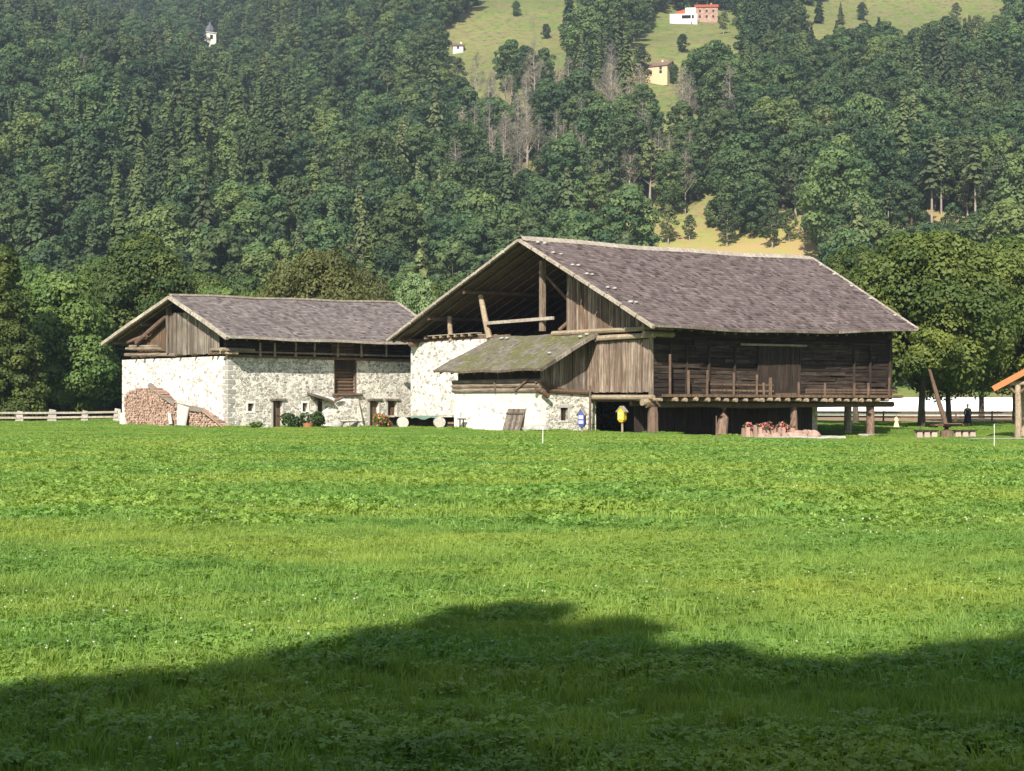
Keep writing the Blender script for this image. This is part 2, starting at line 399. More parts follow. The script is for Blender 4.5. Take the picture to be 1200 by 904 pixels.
def shingles(pt, rows, wid, ridge_up, parent, mat, name='shingles', th=.035):
    m = MB(); L = (pt.e1-pt.e0).length
    for j in range(rows):
        t0 = j/rows; t1 = min((j+1.35)/rows, 1.0); a = -random.random()*wid/L
        while a < 1:
            w_ = wid*random.uniform(.6, 1.5)/L; a0 = max(a, 0); a1 = min(a+w_*.96, 1)
            a += w_
            if a1-a0 < .0004: continue
            jt = random.uniform(-.13, .13)/rows if j else random.uniform(-.1, .15)/rows
            li = th+random.random()*.016; u = .008
            p0, p1 = pt.p(a0, t0+jt, li), pt.p(a1, t0+jt, li+random.uniform(-.01, .012))
            q0, q1 = pt.p(a0, t1, u), pt.p(a1, t1, u)
            b0, b1 = pt.p(a0, t0+jt, li-th), pt.p(a1, t0+jt, li-th)
            m.add([p0, p1, q1, q0, b0, b1], [(0,1,2,3), (4,5,1,0), (4,0,3), (1,5,2)], min(1, max(0, random.gauss(.5, .22))))
    return m.build(name, mat, parent)
def slab(pt, parent, mat, name, th=.12, n=14):
    m = MB(); g = []
    for i in range(n+1):
        for t in (0, .5, 1): g.append((pt.p(i/n, t, -.005), pt.p(i/n, t, -.005-th)))
    V = [q[0] for q in g]+[q[1] for q in g]; K = len(g); fs = []
    for i in range(n):
        for j in range(2):
            a = i*3+j; fs += [(a, a+3, a+4, a+1), (K+a, K+a+1, K+a+4, K+a+3)]
    for j in range(2):
        fs += [(j, j+1, K+j+1, K+j), (n*3+j+1, n*3+j, K+n*3+j, K+n*3+j+1)]
    for i in range(n): fs += [(i*3+3, i*3, K+i*3, K+i*3+3), (i*3+2, i*3+5, K+i*3+5, K+i*3+2)]
    m.add(V, fs, .5)
    return m.build(name, mat, parent)
def verge(pt, a, parent, mat, n=7, wd=.26, ht=.20, out=-.09, name='verge_board', lift=-.10, t0=0, t1=1.0):
    m = MB()
    for k in range(n):
        p = pt.p(a, t0+(t1-t0)*k/n+.004); q = pt.p(a, t0+(t1-t0)*(k+1)/n-.004)
        for v in (p, q): v.x += out; v.z += lift+random.uniform(-.012, .012)
        m.beam(p, q, wd, ht)
    return m.build(name, mat, parent)
def planks(m, axis, c, u0, u1, zb, zt, wid=.22, th=.05, gap=.022, jit=.03):
    """vertical boards. axis 'x': plane x=c, running along y; axis 'y': plane y=c, running along x. zb/zt functions of u or numbers"""
    fb = zb if callable(zb) else (lambda u: zb); ft = zt if callable(zt) else (lambda u: zt)
    u = u0
    while u < u1-.05:
        w_ = min(wid*random.uniform(.7, 1.35), u1-u); a, b = u+gap/2, u+w_-gap/2; d = c+random.uniform(-jit, jit)
        z0a, z0b, z1a, z1b = fb(a)+random.uniform(-.03, .03), fb(b)+random.uniform(-.03, .03), ft(a), ft(b)
        if z1a-z0a > .05 or z1b-z0b > .05:
            z1a = max(z1a, z0a+.01); z1b = max(z1b, z0b+.01)
            if axis == 'x':
                m.hexa([(d-th/2,a,z0a),(d+th/2,a,z0a),(d+th/2,b,z0b),(d-th/2,b,z0b)], [(d-th/2,a,z1a),(d+th/2,a,z1a),(d+th/2,b,z1b),(d-th/2,b,z1b)])
            else:
                m.hexa([(a,d-th/2,z0a),(b,d-th/2,z0b),(b,d+th/2,z0b),(a,d+th/2,z0a)], [(a,d-th/2,z1a),(b,d-th/2,z1b),(b,d+th/2,z1b),(a,d+th/2,z1a)])
        u += w_
def wall_x(m, x0, x1, y0, y1, z0, z1, holes, t=0.0):
    """wall slab x0..x1 thick, along y, rectangular holes (ya,yb,za,zb)"""
    _wall(m, 'x', x0, x1, y0, y1, z0, z1, holes, t)
def wall_y(m, y0, y1, x0, x1, z0, z1, holes, t=0.0): _wall(m, 'y', y0, y1, x0, x1, z0, z1, holes, t)
def _wall(m, ax, c0, c1, u0, u1, z0, z1, holes, t):
    us = sorted({u0, u1, *[h[0] for h in holes], *[h[1] for h in holes]}); zs = sorted({z0, z1, *[h[2] for h in holes], *[h[3] for h in holes]})
    solid = lambda i, j: 0 <= i < len(us)-1 and 0 <= j < len(zs)-1 and not any(h[0]-1e-6 <= (us[i]+us[i+1])/2 <= h[1]+1e-6 and h[2] <= (zs[j]+zs[j+1])/2 <= h[3] for h in holes)
    pt = (lambda c, u, z: (c, u, z)) if ax == 'x' else (lambda c, u, z: (u, c, z))
    for i in range(len(us)-1):
        for j in range(len(zs)-1):
            if not solid(i, j): continue
            a, b, c, d = us[i], us[i+1], zs[j], zs[j+1]
            m.add([pt(c0,a,c), pt(c0,b,c), pt(c0,b,d), pt(c0,a,d)], [(0,1,2,3)], t)
            m.add([pt(c1,a,c), pt(c1,b,c), pt(c1,b,d), pt(c1,a,d)], [(3,2,1,0)], t)
            for (ii, jj, e) in ((i-1,j,[(a,c),(a,d)]), (i+1,j,[(b,c),(b,d)]), (i,j-1,[(a,c),(b,c)]), (i,j+1,[(a,d),(b,d)])):
                if not solid(ii, jj): m.add([pt(c0,*e[0]), pt(c0,*e[1]), pt(c1,*e[1]), pt(c1,*e[0])], [(0,1,2,3)], t)

# ================================================================== MAIN BARN
FM = Frame(8.07, 85.4, 36)
barn = empty('barn', (FM.ox, FM.oy, 0), FM.a)
tag(barn, 'large dark timber barn on stone walls and posts, with broad shingle roof and open gable', 'barn')
rR = FM.px(768, 382, 83.0); rL = FM.px(455, 398, 106.0); rA = FM.px(610, 279, 93.2); rRF = FM.px(950, 303, 108.6); rEF = FM.px(1075, 386, 96.2)
rLF = rL+Vector((24.5, 0, .1))
PR = Patch(rR, rEF, rA, rRF, .26, .10); PL = Patch(rL, rLF, rA, rRF, .10, .10)
LX = 20.7; WY = 26.0
yg = lambda px, x=0: FM.y(px, x)
# stone gable wall with the left long wall
m = MB()
wall_x(m, 0, .6, 5.9, WY, -.6, 5.95, [])
wall_y(m, WY-.6, WY-.003, .605, 19.5, -.6, 5.9, [])
m.build('stone_wall', ST_WHITE, barn)
# roof
roof = slab(PR, barn, W_RAFT, 'roof', .10)
roof2 = slab(PL, barn, W_RAFT, 'roof', .10)
shingles(PR, 36, .24, 0, roof, SH_MAIN, th=.075); shingles(PL, 42, .26, 0, roof2, SH_MAIN, th=.055)
verge(PR, 0, roof, W_PALE, 9, .22, .17, -.10); verge(PL, 0, roof2, W_PALE, 10, .20, .17, -.10)
verge(PR, 1, roof, W_PALE, 7, .2, .12, .06, lift=.04)
m = MB()
for k in range(60):
    a, b = k/60, (k+1.05)/60
    p, q = PR.p(a, .958, .09), PR.p(min(b, 1), .958, .07); p2, q2 = PR.p(a, 1, .17), PR.p(min(b, 1), 1, .15)
    p3, q3 = PL.p(a, .958, .09), PL.p(min(b, 1), .958, .07)
    for v in (p, q): v.z += 0
    sk = Vector((.22, 0, 0))
    m.add([p-sk, q-sk, q2, p2], [(0,1,2,3)]); m.add([p3-sk, q3-sk, q2+Vector((0,0,-.004)), p2+Vector((0,0,-.004))], [(0,3,2,1)])
m.build('ridge_cap', W_PALE, roof)
m = MB()                                   # eave board
for k in range(24):
    m.beam(PR.p(k/24, 0, -.01), PR.p((k+1)/24, 0, -.01), .12, .13)
m.build('eave_board', W_GREY, roof)
for pt, par, nn in ((PR, roof, 26), (PL, roof2, 26)):
    for k in range(nn):
        a = (k+.35)/nn; m = MB()
        p, q = pt.p(a, .01, -.24), pt.p(a, .985, -.24)
        m.log([p, q], [.075, .065], 6, wob=.12); m.build('rafter', W_RAFT, par)
for pt, par, ts in ((PR, roof, (.30, .63)), (PL, roof2, (.30, .57))):
    for t in ts:
        m = MB(); p, q = pt.p(.012, t, -.45), pt.p(.97, t, -.45)
        m.log([p, q], [.15, .12], 8); m.build('purlin', W_RAFT, par)
m = MB(); m.log([rA+Vector((.25, 0, -.42)), rRF+Vector((-.5, 0, -.5))], [.16, .14]); m.build('ridge_beam', W_RAFT, roof)
# floors
m = MB(); m.box(-.05, LX, -.80, 5.75, 1.99, 2.07, .3); m.box(.65, LX, 5.751, WY-.65, 1.99, 2.07, .3); m.build('upper_floor', W_DARK, barn)
m = MB(); m.box(.65, LX-.1, .2, WY-.65, 5.93, 6.0, .3); m.build('attic_floor', W_DARK, barn)
# far gable, back
m = MB()
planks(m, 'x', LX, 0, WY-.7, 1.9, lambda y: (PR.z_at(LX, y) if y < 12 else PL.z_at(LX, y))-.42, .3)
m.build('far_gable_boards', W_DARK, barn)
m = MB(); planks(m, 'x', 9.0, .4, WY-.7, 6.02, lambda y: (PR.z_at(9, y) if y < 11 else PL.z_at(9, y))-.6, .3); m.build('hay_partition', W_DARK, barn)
# long log wall
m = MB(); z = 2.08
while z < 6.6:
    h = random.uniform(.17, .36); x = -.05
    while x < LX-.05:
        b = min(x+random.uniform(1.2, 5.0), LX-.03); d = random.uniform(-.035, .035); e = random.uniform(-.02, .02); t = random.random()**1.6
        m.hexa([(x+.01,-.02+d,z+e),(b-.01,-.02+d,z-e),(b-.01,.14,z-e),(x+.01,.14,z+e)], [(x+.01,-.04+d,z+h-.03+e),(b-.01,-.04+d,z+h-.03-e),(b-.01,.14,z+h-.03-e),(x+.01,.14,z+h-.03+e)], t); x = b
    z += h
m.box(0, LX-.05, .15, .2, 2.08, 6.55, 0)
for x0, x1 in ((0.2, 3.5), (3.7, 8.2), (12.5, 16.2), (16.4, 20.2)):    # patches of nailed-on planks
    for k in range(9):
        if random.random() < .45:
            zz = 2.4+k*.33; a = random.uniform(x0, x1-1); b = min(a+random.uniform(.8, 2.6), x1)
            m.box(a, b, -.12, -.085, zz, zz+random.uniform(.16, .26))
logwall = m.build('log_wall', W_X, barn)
for px, py0 in ((785, 402), (804, 404), (830, 406), (860, 408), (888, 408), (936, 409), (1000, 408), (1019, 405), (1042, 400)):
    x = FM.x(px, -.1); m = MB(); m.beam((x, -.14, 2.08), (x+.03, -.14, min(FM.zz(py0, x, -.1), 6.3)),   .14, .10); m.build('stud', W_DARK, barn)
m = MB(); xa, xb = FM.x(889, -.1), FM.x(935, -.1)
planks(m, 'y', -.17, xa, xb, 2.1, FM.zz(406, xa, 0), .24, .04); m.build('plank_door', W_DARK, barn)
m = MB(); m.log([(FM.x(868, -.2), -.22, FM.zz(405, 9, 0)), (FM.x(945, -.2), -.22, FM.zz(405, 11, 0))], [.07, .07], 7); m.build('door_lintel', W_PALE, barn)
# balcony edge, stubs, joists
m = MB(); m.beam((-.05, -.84, 2.10), (LX+.1, -.84, 2.10), .07, .16); m.build('balcony_edge', W_RED, barn)
for zx, top in ((152, 520), (225, 583), (298, 583), (403, 592), (493, 600), (546, 612), (657, 630), (760, 632), (875, 634), (931, 632), (1012, 612), (520, 632)):
    px = 740+zx/3.349; py = 260+top/3.349; x = FM.x(px, -.8); m = MB()
    z1 = FM.zz(py, x, -.8)
    m.beam((x, -.78, 2.13), (x+random.uniform(-.03, .03), -.78, z1), .13 if zx != 546 else .2, .06); m.build('baluster', W_POST, barn)
m = MB()
for a, b, z in ((3.8, 9, 2.42), (3.8, 9, 2.78), (11.8, 20.4, 2.34), (11.8, 20.4, 2.50), (9.2, 11, 2.22)):
    m.beam((a, -.72, z), (b, -.72, z+random.uniform(-.03, .03)), .04, .11)
m.build('rail_boards', W_RED, barn)
for zx in (120, 175, 215, 258, 305, 345, 378, 415, 455, 495, 517, 548, 580, 618, 660, 692, 728, 762, 790, 820, 850, 885, 910, 938, 975, 1010):
    x = FM.x(740+zx/3.349, -1.0); m = MB(); rr = random.uniform(.085, .125)
    m.log([(x, 1.2, 1.87), (x+random.uniform(-.03, .03), -1.0+random.uniform(-.08, .05), 1.87+random.uniform(-.03, .03))], [rr*.9, rr], 8); m.build('joist', W_ENDS, barn)
m = MB(); m.log([(-.5, .02, 1.58), (4, .02, 1.60), (7.6, .02, 1.54), (12, .02, 1.58)], [.19, .17, .2, .17], 8); m.build('sill_beam', W_RED, barn)
m = MB(); m.log([(11.2, .1, 1.58), (LX+.2, .1, 1.60)], [.17, .18], 8); m.build('sill_beam', W_RED, barn)
m = MB(); m.log([(.3, 2.3, 1.65), (LX, 2.3, 1.65)], [.15, .15], 8); m.build('sill_beam', W_RED, barn)
# posts
for px, yl, rb, rt, ln in ((765, .02, .34, .27, 0), (848, .05, .34, .22, .22), (930, .05, .26, .2, 0), (1020, .05, .26, .27, 0)):
    x = FM.x(px, yl); X, Y = FM.world(x, yl); g = T(X, Y); m = MB()
    m.log([(x-ln, yl, g-.1), (x-ln*.5, yl, g+.5), (x+.02, yl, g+1.1), (x, yl, 1.44)], [rb, rb*.98, (rb+rt)/2, rt], 9)
    m.build('post', W_POST, barn, smooth=False)
    if px == 1020:
        m = MB(); m.box(x-.75, x+.6, yl-.4, yl+.4, g-.3, g+.14, .3); m.build('post_footing', STONE, barn, bevel=.05)
x = FM.x(994, 3.3); m = MB(); g = T(*FM.world(x, 3.3)); m.log([(x-.05, 3.3, g-.2), (x, 3.3, 1.95)], [.27, .24], 9); m.build('post', W_PALE, barn)  # pale timber stands in for the sunlight on this back post
# stable box beneath
xe = FM.x(952, 2.4)
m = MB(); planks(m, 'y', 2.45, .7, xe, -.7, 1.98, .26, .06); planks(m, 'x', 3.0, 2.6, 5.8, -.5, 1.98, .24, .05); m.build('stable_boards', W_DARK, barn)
m = MB(); wall_x(m, xe, xe+.5, 2.42, WY-.7, -.9, 1.98, []); wall_y(m, 14.0, 14.4, .7, xe, -.7, 1.98, []); m.build('stable_wall', ST_LEFT, barn)
# gable: boxed room above the cart entrance
yb = yg(697); m = MB()
planks(m, 'x', -.10, .1, yb, FM.zz(460, 0, 3), lambda y: 5.34, .20)
planks(m, 'x', -.06, yb+.02, 5.85, FM.zz(460, 0, 5), lambda y: 5.34, .20)
pw = m.build('plank_wall', W_V, barn)
m = MB(); m.beam((-.14, .02, 1.95), (-.14, .02, 5.45), .2, .2); m.build('corner_post', W_V, barn)
m = MB(); m.log([(-.28, -.35, 2.0), (-.30, 5.2, 2.02)], [.15, .14], 8); m.build('threshold_log', W_ENDS, barn)
m = MB(); m.log([(-.75, .1, 1.72), (.4, .1, 1.72)], [.21, .21], 9); m.build('beam_end', W_ENDS, barn)
m = MB(); m.log([(-.25, -.45, 5.55), (-.25, yg(702), 5.52)], [.15, .17], 8); m.build('wall_log', W_ENDS, barn)
m = MB(); m.log([(-.28, .2, 5.93), (-.28, yg(652), 5.98)], [.14, .16], 8); m.build('wall_log', W_ENDS, barn)
m = MB(); m.log([(-.75, -.05, 5.62), (1.5, -.05, 5.62)], [.17, .17], 8); m.build('beam_end', W_ENDS, barn)
m = MB(); m.log([(-.8, .0, 5.98), (1.5, .0, 5.98)], [.16, .16], 8); m.build('beam_end', W_ENDS, barn)
m = MB(); m.log([(.25, 1.0, 1.9), (.25, 5.8, 1.9)], [.14, .14], 8); m.build('entrance_beam', W_RED, barn)
yl = yg(664); m = MB()
planks(m, 'x', .0, .7, yl, 6.08, lambda y: PR.z_at(0, y)-.30, .21)
m.build('gable_boards', W_V, barn)
m = MB(); m.beam((-.08, yg(686), 6.1), (-.08, yg(680), PR.z_at(0, yg(680))-.5), .12, .16); m.build('gable_brace', W_RED, barn)
y0 = yg(636); m = MB(); m.beam((-.02, y0, 6.2), (-.02, y0, FM.zz(306, 0, y0)),   .30, .30); m.build('king_post', W_V, barn)
m = MB(); m.log([(-.05, yg(574), 5.95), (-.05, yg(564), PL.z_at(0, yg(564))-.75)], [.22, .17], 8); m.build('queen_post', W_ENDS, barn)
m = MB(); m.log([(.0, yg(528), 5.95), (.0, yg(527), PL.z_at(0, yg(527))-.6)], [.17, .16], 8); m.build('short_post', W_ENDS, barn)
m = MB(); m.beam((-.24, yg(652), FM.zz(373, 0, 9)), (-.24, yg(574), FM.zz(379, 0, 16)), .14, .20); m.build('tie_beam', W_PALE, barn)
m = MB(); m.log([(.2, yg(652), 6.2), (2.2, yg(664), 8.2)], [.11, .11], 7); m.log([(.1, y0-.3, 9.6), (.4, y0-3.2, 7.2)], [.10, .1], 7); m.build('roof_brace', W_RED, barn)
m = MB()
m.log([(.15, yg(483), 6.05), (.15, 14.2, 6.02)], [.12, .13], 7); m.build('wall_plate', W_RED, barn)
m = MB(); m.beam((-.05, yg(504), 6.36), (-.05, yg(562), 6.36), .5, .05); m.build('loft_edge_board', W_PALE, barn)
for px in (502, 512, 520, 529, 537, 545, 554):
    y = yg(px); m = MB(); m.log([(-.32, y, 6.24), (2.0, y, 6.24)], [.10, .10], 8); m.build('loft_joist', W_ENDS, barn)
m = MB()
for k, (a, z) in enumerate(((-.9, 6.05), (-.5, 6.0), (-.7, 5.75))):
    m.log([(a, WY-.25-.35*k, z+.1), (3, WY-.25-.35*k, z+.1)], [.17, .15], 8)
m.build('eave_logs', W_RED, barn)
# left long eave wall logs
m = MB(); z = 6.05
while z < 6.35: m.log([(.3, WY-.1, z), (20, WY-.1, z)], [.12, .12], 6); z += .22
m.build('wall_plate', W_RED, barn)

# ---- lean-to in front of the gable
LXF = -3.74; LY0 = 5.85; LY1 = 14.85
lean = MB()
yw0, yw1 = FM.y(663, LXF), 0
sx0 = FM.x(657, LY0); sx1 = FM.x(665.5, LY0)
wall_x(lean, LXF, LXF+.5, LY0, LY1, -.6, 2.32, [])
l_pl = lean.build('lean_to', PLASTER, barn)
tag(l_pl, 'low plastered lean-to with mossy shingle roof in front of the gable')
m = MB()
wall_y(m, LY0, LY0+.5, LXF+.505, .0-.003, -.6, 2.32, [(sx0, sx1, FM.zz(493, -2, LY0), FM.zz(478, -2, LY0))])
# end strip of rubble on the corner
m.build('rubble_side_wall', ST_BLUE, l_pl)
m = MB(); wall_y(m, LY1-.5, LY1-.003, LXF+.505, -.003, -.6, 2.32, []); m.build('end_wall', ST_WHITE, l_pl)
m = MB(); m.box(-.12, -.004, yg(692), LY0-.003, -.5, 1.95, .2); m.build('pier', ST_BLUE, l_pl)
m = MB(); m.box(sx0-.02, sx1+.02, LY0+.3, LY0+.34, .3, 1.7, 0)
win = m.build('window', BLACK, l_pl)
m = MB(); zt, zb = FM.zz(478, -2, LY0), FM.zz(493, -2, LY0)
m.box(sx0-.18, sx1+.3, LY0-.03, LY0+.2, zt, zt+.16, .3); m.build('lintel', STONE, win)
m = MB(); m.box(sx1, sx1+.14, LY0-.02, LY0+.25, zb-.05, zt, .2); m.box(sx0-.1, sx1+.14, LY0-.025, LY0+.2, zb-.12, zb-.053, .3); m.build('frame', STONE, win)
m = MB()
for k in range(3): m.beam((sx0+(k+1)*(sx1-sx0)/4, LY0+.1, zb), (sx0+(k+1)*(sx1-sx0)/4, LY0+.1, zt), .02, .02)
m.build('bar', W_RED, win)
m = MB()
for z, r_ in ((2.45, .15), (2.72, .14), (2.98, .13)):
    m.log([(LXF-.02, LY0-.12, z), (LXF-.02, LY1+.1, z+.02)], [r_, r_], 8)
m.build('log_band', W_Y, l_pl)
m = MB(); m.beam((LXF-.2, FM.y(606, LXF), 2.4), (LXF-.2, FM.y(622, LXF), 3.1), .07, .12)
m.beam((LXF-.2, FM.y(583, LXF), 2.38), (LXF-.2, FM.y(583, LXF)+.02, 3.1), .07, .10); m.build('brace', W_POST, l_pl)
m = MB(); m.log([(LXF-.35, LY0-.05, 2.43), (.2, LY0-.05, 2.30)], [.14, .15], 8)
m.log([(LXF-.25, LY0+.02, 2.95), (-1.7, LY0-.02, 2.42)], [.12, .12], 7); m.log([(LXF-.1, LY0-.35, 2.38), (LXF+.4, LY0-.4, 2.05)], [.12, .14], 7)
m.build('side_sill', W_RED, l_pl)
m = MB(); planks(m, 'y', LY0+.02, LXF+.1, -.02, 2.42, lambda x: 3.55+(x+4.6)*.499-.12, .22)
m.build('side_boards', W_GREY, l_pl)
m = MB(); planks(m, 'x', LXF+.15, LY0+.1, LY1-.2, 3.0, 3.62, .5); m.build('eave_boarding', W_DARK, l_pl)
PLN = Patch((-4.6, 15.95, 3.72), (-4.62, 4.62, 3.68), (-.06, 15.5, 6.0), (-.06, 4.68, 5.93), .06, .02)
lr = slab(PLN, l_pl, W_RAFT, 'roof', .10)
shingles(PLN, 20, .20, 0, lr, SH_MOSS, th=.045)
verge(PLN, 1, lr, W_GREY, 4, .18, .2, 0, lift=-.06); verge(PLN, 0, lr, W_GREY, 4, .14, .16, 0, lift=-.04)
for k in range(9):
    m = MB(); a = (k+.5)/9; m.log([PLN.p(a, .02, -.2), PLN.p(a, .98, -.2)], [.08, .07], 6); m.build('rafter', W_RAFT, lr)
# tall pole in front of the rubble wall
y = 5.1; m = MB(); m.log([(-.55, y, -.3), (-.5, y-.02, FM.zz(452, -.5, y))], [.085, .065], 7)
po = m.build('wooden_pole', W_GREY); po.matrix_world = Matrix.Translation((FM.ox, FM.oy, 0)) @ Matrix.Rotation(FM.a, 4, 'Z')
tag(po, 'tall thin grey pole leaning on the barn beside the blue box', 'pole')
# stones weighing down the roofs
def roof_stone(p, r_, label):
    m = MB(); m.stone((0, 0, 0), r_, .1, (1.2, 1, .6)); o = m.build('roof_stone', STONE_GREY, smooth=True)
    X, Y = FM.world(p.x, p.y); o.location = (X, Y, p.z+r_*.45); o.rotation_euler = (0, 0, random.random()*3)
    tag(o, label, 'roof stone', 'stones weighing down the barn roofs')
for (pos, t) in (('topmost', .93), ('second', .80), ('third', .66), ('fourth', .545), ('fifth', .385), ('lowest', .22)):
    for d in (0, .42):
        roof_stone(PR.p(.028+d*.045, t+random.uniform(-.01, .01)+d*.0, .06), random.uniform(.12, .16), 'pale roof stone, %s of the %s pair up the big barn near verge' % ('right' if d else 'left', pos))
for t, pos in ((.72, 'second'), (.55, 'third'), (.38, 'fourth'), (.16, 'lowest'), (.86, 'topmost')):
    roof_stone(PR.p(.985, t, .06), random.uniform(.11, .15), '%s pale stone on the far right edge of the big barn roof' % pos)
for a, t, lb in ((.955, .86, 'upper right pale stone on the mossy lean-to roof, nearest the boards'), (.93, .80, 'pale stone just below the topmost right one on the mossy lean-to roof'), (.88, .38, 'flat pale stone low on the right side of the mossy lean-to roof'), (.14, .88, 'left pale stone of the two at the top left corner of the mossy roof'), (.20, .87, 'right pale stone of the two at the top left corner of the mossy roof')):
    roof_stone(PLN.p(a, t, .08), .14, lb)

def place(o, fr, z=0): o.location = (fr.ox, fr.oy, z); o.rotation_euler = (0, 0, fr.a); return o
# hatch board leaning on the lean-to
ya, yc = FM.y(612, LXF-.3), FM.y(592, LXF-.3); m = MB()
u = ya
while u < yc-.05:
    b = min(u+.24, yc); m.hexa([(LXF-.55,u,-.05),(LXF-.50,u,-.05),(LXF-.50,b-.01,-.05),(LXF-.55,b-.01,-.05)], [(LXF-.10,u,1.32),(LXF-.05,u,1.32),(LXF-.05,b-.01,1.34),(LXF-.10,b-.01,1.34)]); u = b
m.beam((LXF-.24, ya, 1.05), (LXF-.24, yc, 1.05), .04, .1)
tag(place(m.build('board_hatch', W_GREY), FM), 'grey wooden hatch of upright boards leaning against the plastered lean-to', 'hatch')
for px, r_, dx in ((624, .38, -.45), (634, .42, -.3)):
    m = MB(); m.stone((0, 0, 0), r_, .4, (1.5, 1, .75)); o = m.build('boulder', STONE_GREY, smooth=True)
    y = FM.y(px, LXF+dx); X, Y = FM.world(LXF+dx, y); o.location = (X, Y, T(X, Y)+.12)
    tag(o, 'grey boulder at the corner of the lean-to, ' + ('left' if px == 624 else 'right')+' of the pair', 'boulder')
y = FM.y(541, LXF-.4); X, Y = FM.world(LXF-.4, y); g = T(X, Y)
st = empty('small_stool', (X, Y, g), FM.a); tag(st, 'small dark wooden stool against the white lean-to wall', 'stool')
m = MB(); m.box(-.15, .15, -.28, .28, .62, .70); m.build('seat', W_DARK, st)
for sy in (-.2, .2): m = MB(); m.beam((0, sy, 0), (0, sy*.9, .62), .06, .06); m.build('leg', W_DARK, st)

# decorated letter boxes
def letter_house(px, py_top, py_bot, py_base, Y, wood_m, panel, label, turn):
    X = (px-600)/F*Y; g = T(X, Y); k = Y/F; zt = CAMZ+(HOR-py_top)*k; zb = CAMZ+(HOR-py_bot)*k
    r_ = empty('nesting_box', (X, Y, g), R(turn)); tag(r_, label, 'nesting box', 'painted boxes on posts')
    zt -= g; zb -= g; wd = .19
    m = MB(); m.log([(0, .02, -.2), (0, .02, zb+.02)], [.07, .06], 7); m.build('post', W_ENDS, r_)
    m = MB(); h = zt-zb; m.hexa([(-wd*.55,-.13,zb),(wd*.55,-.13,zb),(wd*.55,.13,zb),(-wd*.55,.13,zb)], [(-wd,-.19,zb+h*.16),(wd,-.19,zb+h*.16),(wd,.19,zb+h*.16),(-wd,.19,zb+h*.16)])
    m.hexa([(-wd,-.19,zb+h*.16),(wd,-.19,zb+h*.16),(wd,.19,zb+h*.16),(-wd,.19,zb+h*.16)], [(-wd,-.19,zb+h*.70),(wd,-.19,zb+h*.70),(wd,.19,zb+h*.70),(-wd,.19,zb+h*.70)])
    m.add([(-wd,-.19,zb+h*.70),(wd,-.19,zb+h*.70),(0,-.19,zt-.03),(-wd,.19,zb+h*.7),(wd,.19,zb+h*.7),(0,.19,zt-.03)], [(0,1,2),(3,5,4),(0,2,5,3),(1,4,5,2)])
    m.build('box', wood_m, r_)
    m = MB()
    for s_ in (-1, 1): m.beam((0, -.25, zt), (0, .25, zt), .01, .01); m.hexa([(s_*.0,-.26,zt-.02),(s_*(wd+.08),-.26,zb+h*.62),(s_*(wd+.08),.26,zb+h*.62),(s_*.0,.26,zt-.02)], [(s_*.0,-.26,zt+.03),(s_*(wd+.08),-.26,zb+h*.67),(s_*(wd+.08),.26,zb+h*.67),(s_*.0,.26,zt+.03)])
    m.build('roof', W_PALE, r_)
    for z0, z1 in ((.20, .36), (.44, .64)):
        m = MB(); m.box(-wd*.72, wd*.72, -.215, -.192, zb+h*z0, zb+h*z1); m.build('door', panel, r_)
    return r_
letter_house(729, 476.5, 495, 508, 84.2, YELLOW, YELLOWP, 'yellow gabled box on a post before the dark barn entrance', -30)
letter_house(682, 479, 501, 507, 85.5, BLUE, LILAC, 'blue gabled box on a post before the rubble wall', -20)

# ================================================================== LEFT BARN
FL = Frame(-18.8, 98.8, 46)
hb = empty('stone_barn', (FL.ox, FL.oy, 0), FL.a)
tag(hb, 'smaller rubble stone barn with shingle roof and boarded gable, left of the big barn', 'barn')
qR = FL.px(268, 395, 97.0); qL = FL.px(121, 402, 107.6); qA = FL.px(200, 346.5, 101.7); qRF = FL.px(465, 355.5, 116.5)
qEF = qR+Vector((20.2, .2, .12)); qLF = qL+Vector((19.8, 0, .3))
QR = Patch(qR, qEF, qA, qRF, .06, .04); QL = Patch(qL, qLF, qA, qRF, .06, .04)
LW = 18.4; GY = 13.0; WT = 4.78
def sx(px, y=0): return FL.x(px, y)
def sz(py, px, y=0): return FL.zz(py, FL.x(px, y), y)
holes = {}
for nm, p0, p1, t0, t1 in (('window', 290.5, 297.5, 473, 482), ('door', 320, 331, 470, 503), ('window', 354.5, 360.5, 472.5, 482.5), ('door', 372, 384, 470, 503),
                           ('opening', 391.5, 418, 417.5, 462), ('door', 433.5, 444, 470, 503), ('door', 454.5, 465, 470, 487)):
    holes.setdefault(nm, []).append((sx(p0), sx(p1), sz(t1, (p0+p1)/2) if t1 < 500 else -.5, sz(t0, (p0+p1)/2)))
allh = [h for v in holes.values() for h in v]
op = holes['opening'][0]; allh = [h if h is not op else (op[0], op[1], op[2], WT) for h in allh]
m = MB()
wall_y(m, 0, .6, 0, LW, -.6, WT, allh)
m.build('side_wall', ST_LEFT, hb)
m = MB(); wall_x(m, 0.0, .55, .603, GY, -.6, WT+.02, []); wall_y(m, GY-.6, GY-.004, .56, LW, -.6, WT, []); wall_x(m, LW-.5, LW, .603, GY-.61, -.6, WT, [])
m.build('gable_wall', ST_WHITE, hb)
m = MB(); zc = -.2
for k in range(15):                         # dressed corner stones
    h = random.uniform(.26, .4); a = .34 if k % 2 else .6
    if zc+h > WT-.1: break
    m.box(-.014, a+random.uniform(-.05, .1), -.016, (.62 if k % 2 else .34)+random.uniform(-.05, .05), zc+.02, zc+h-.02); zc += h
m.build('corner_stones', STONE_GREY, hb, bevel=.03)
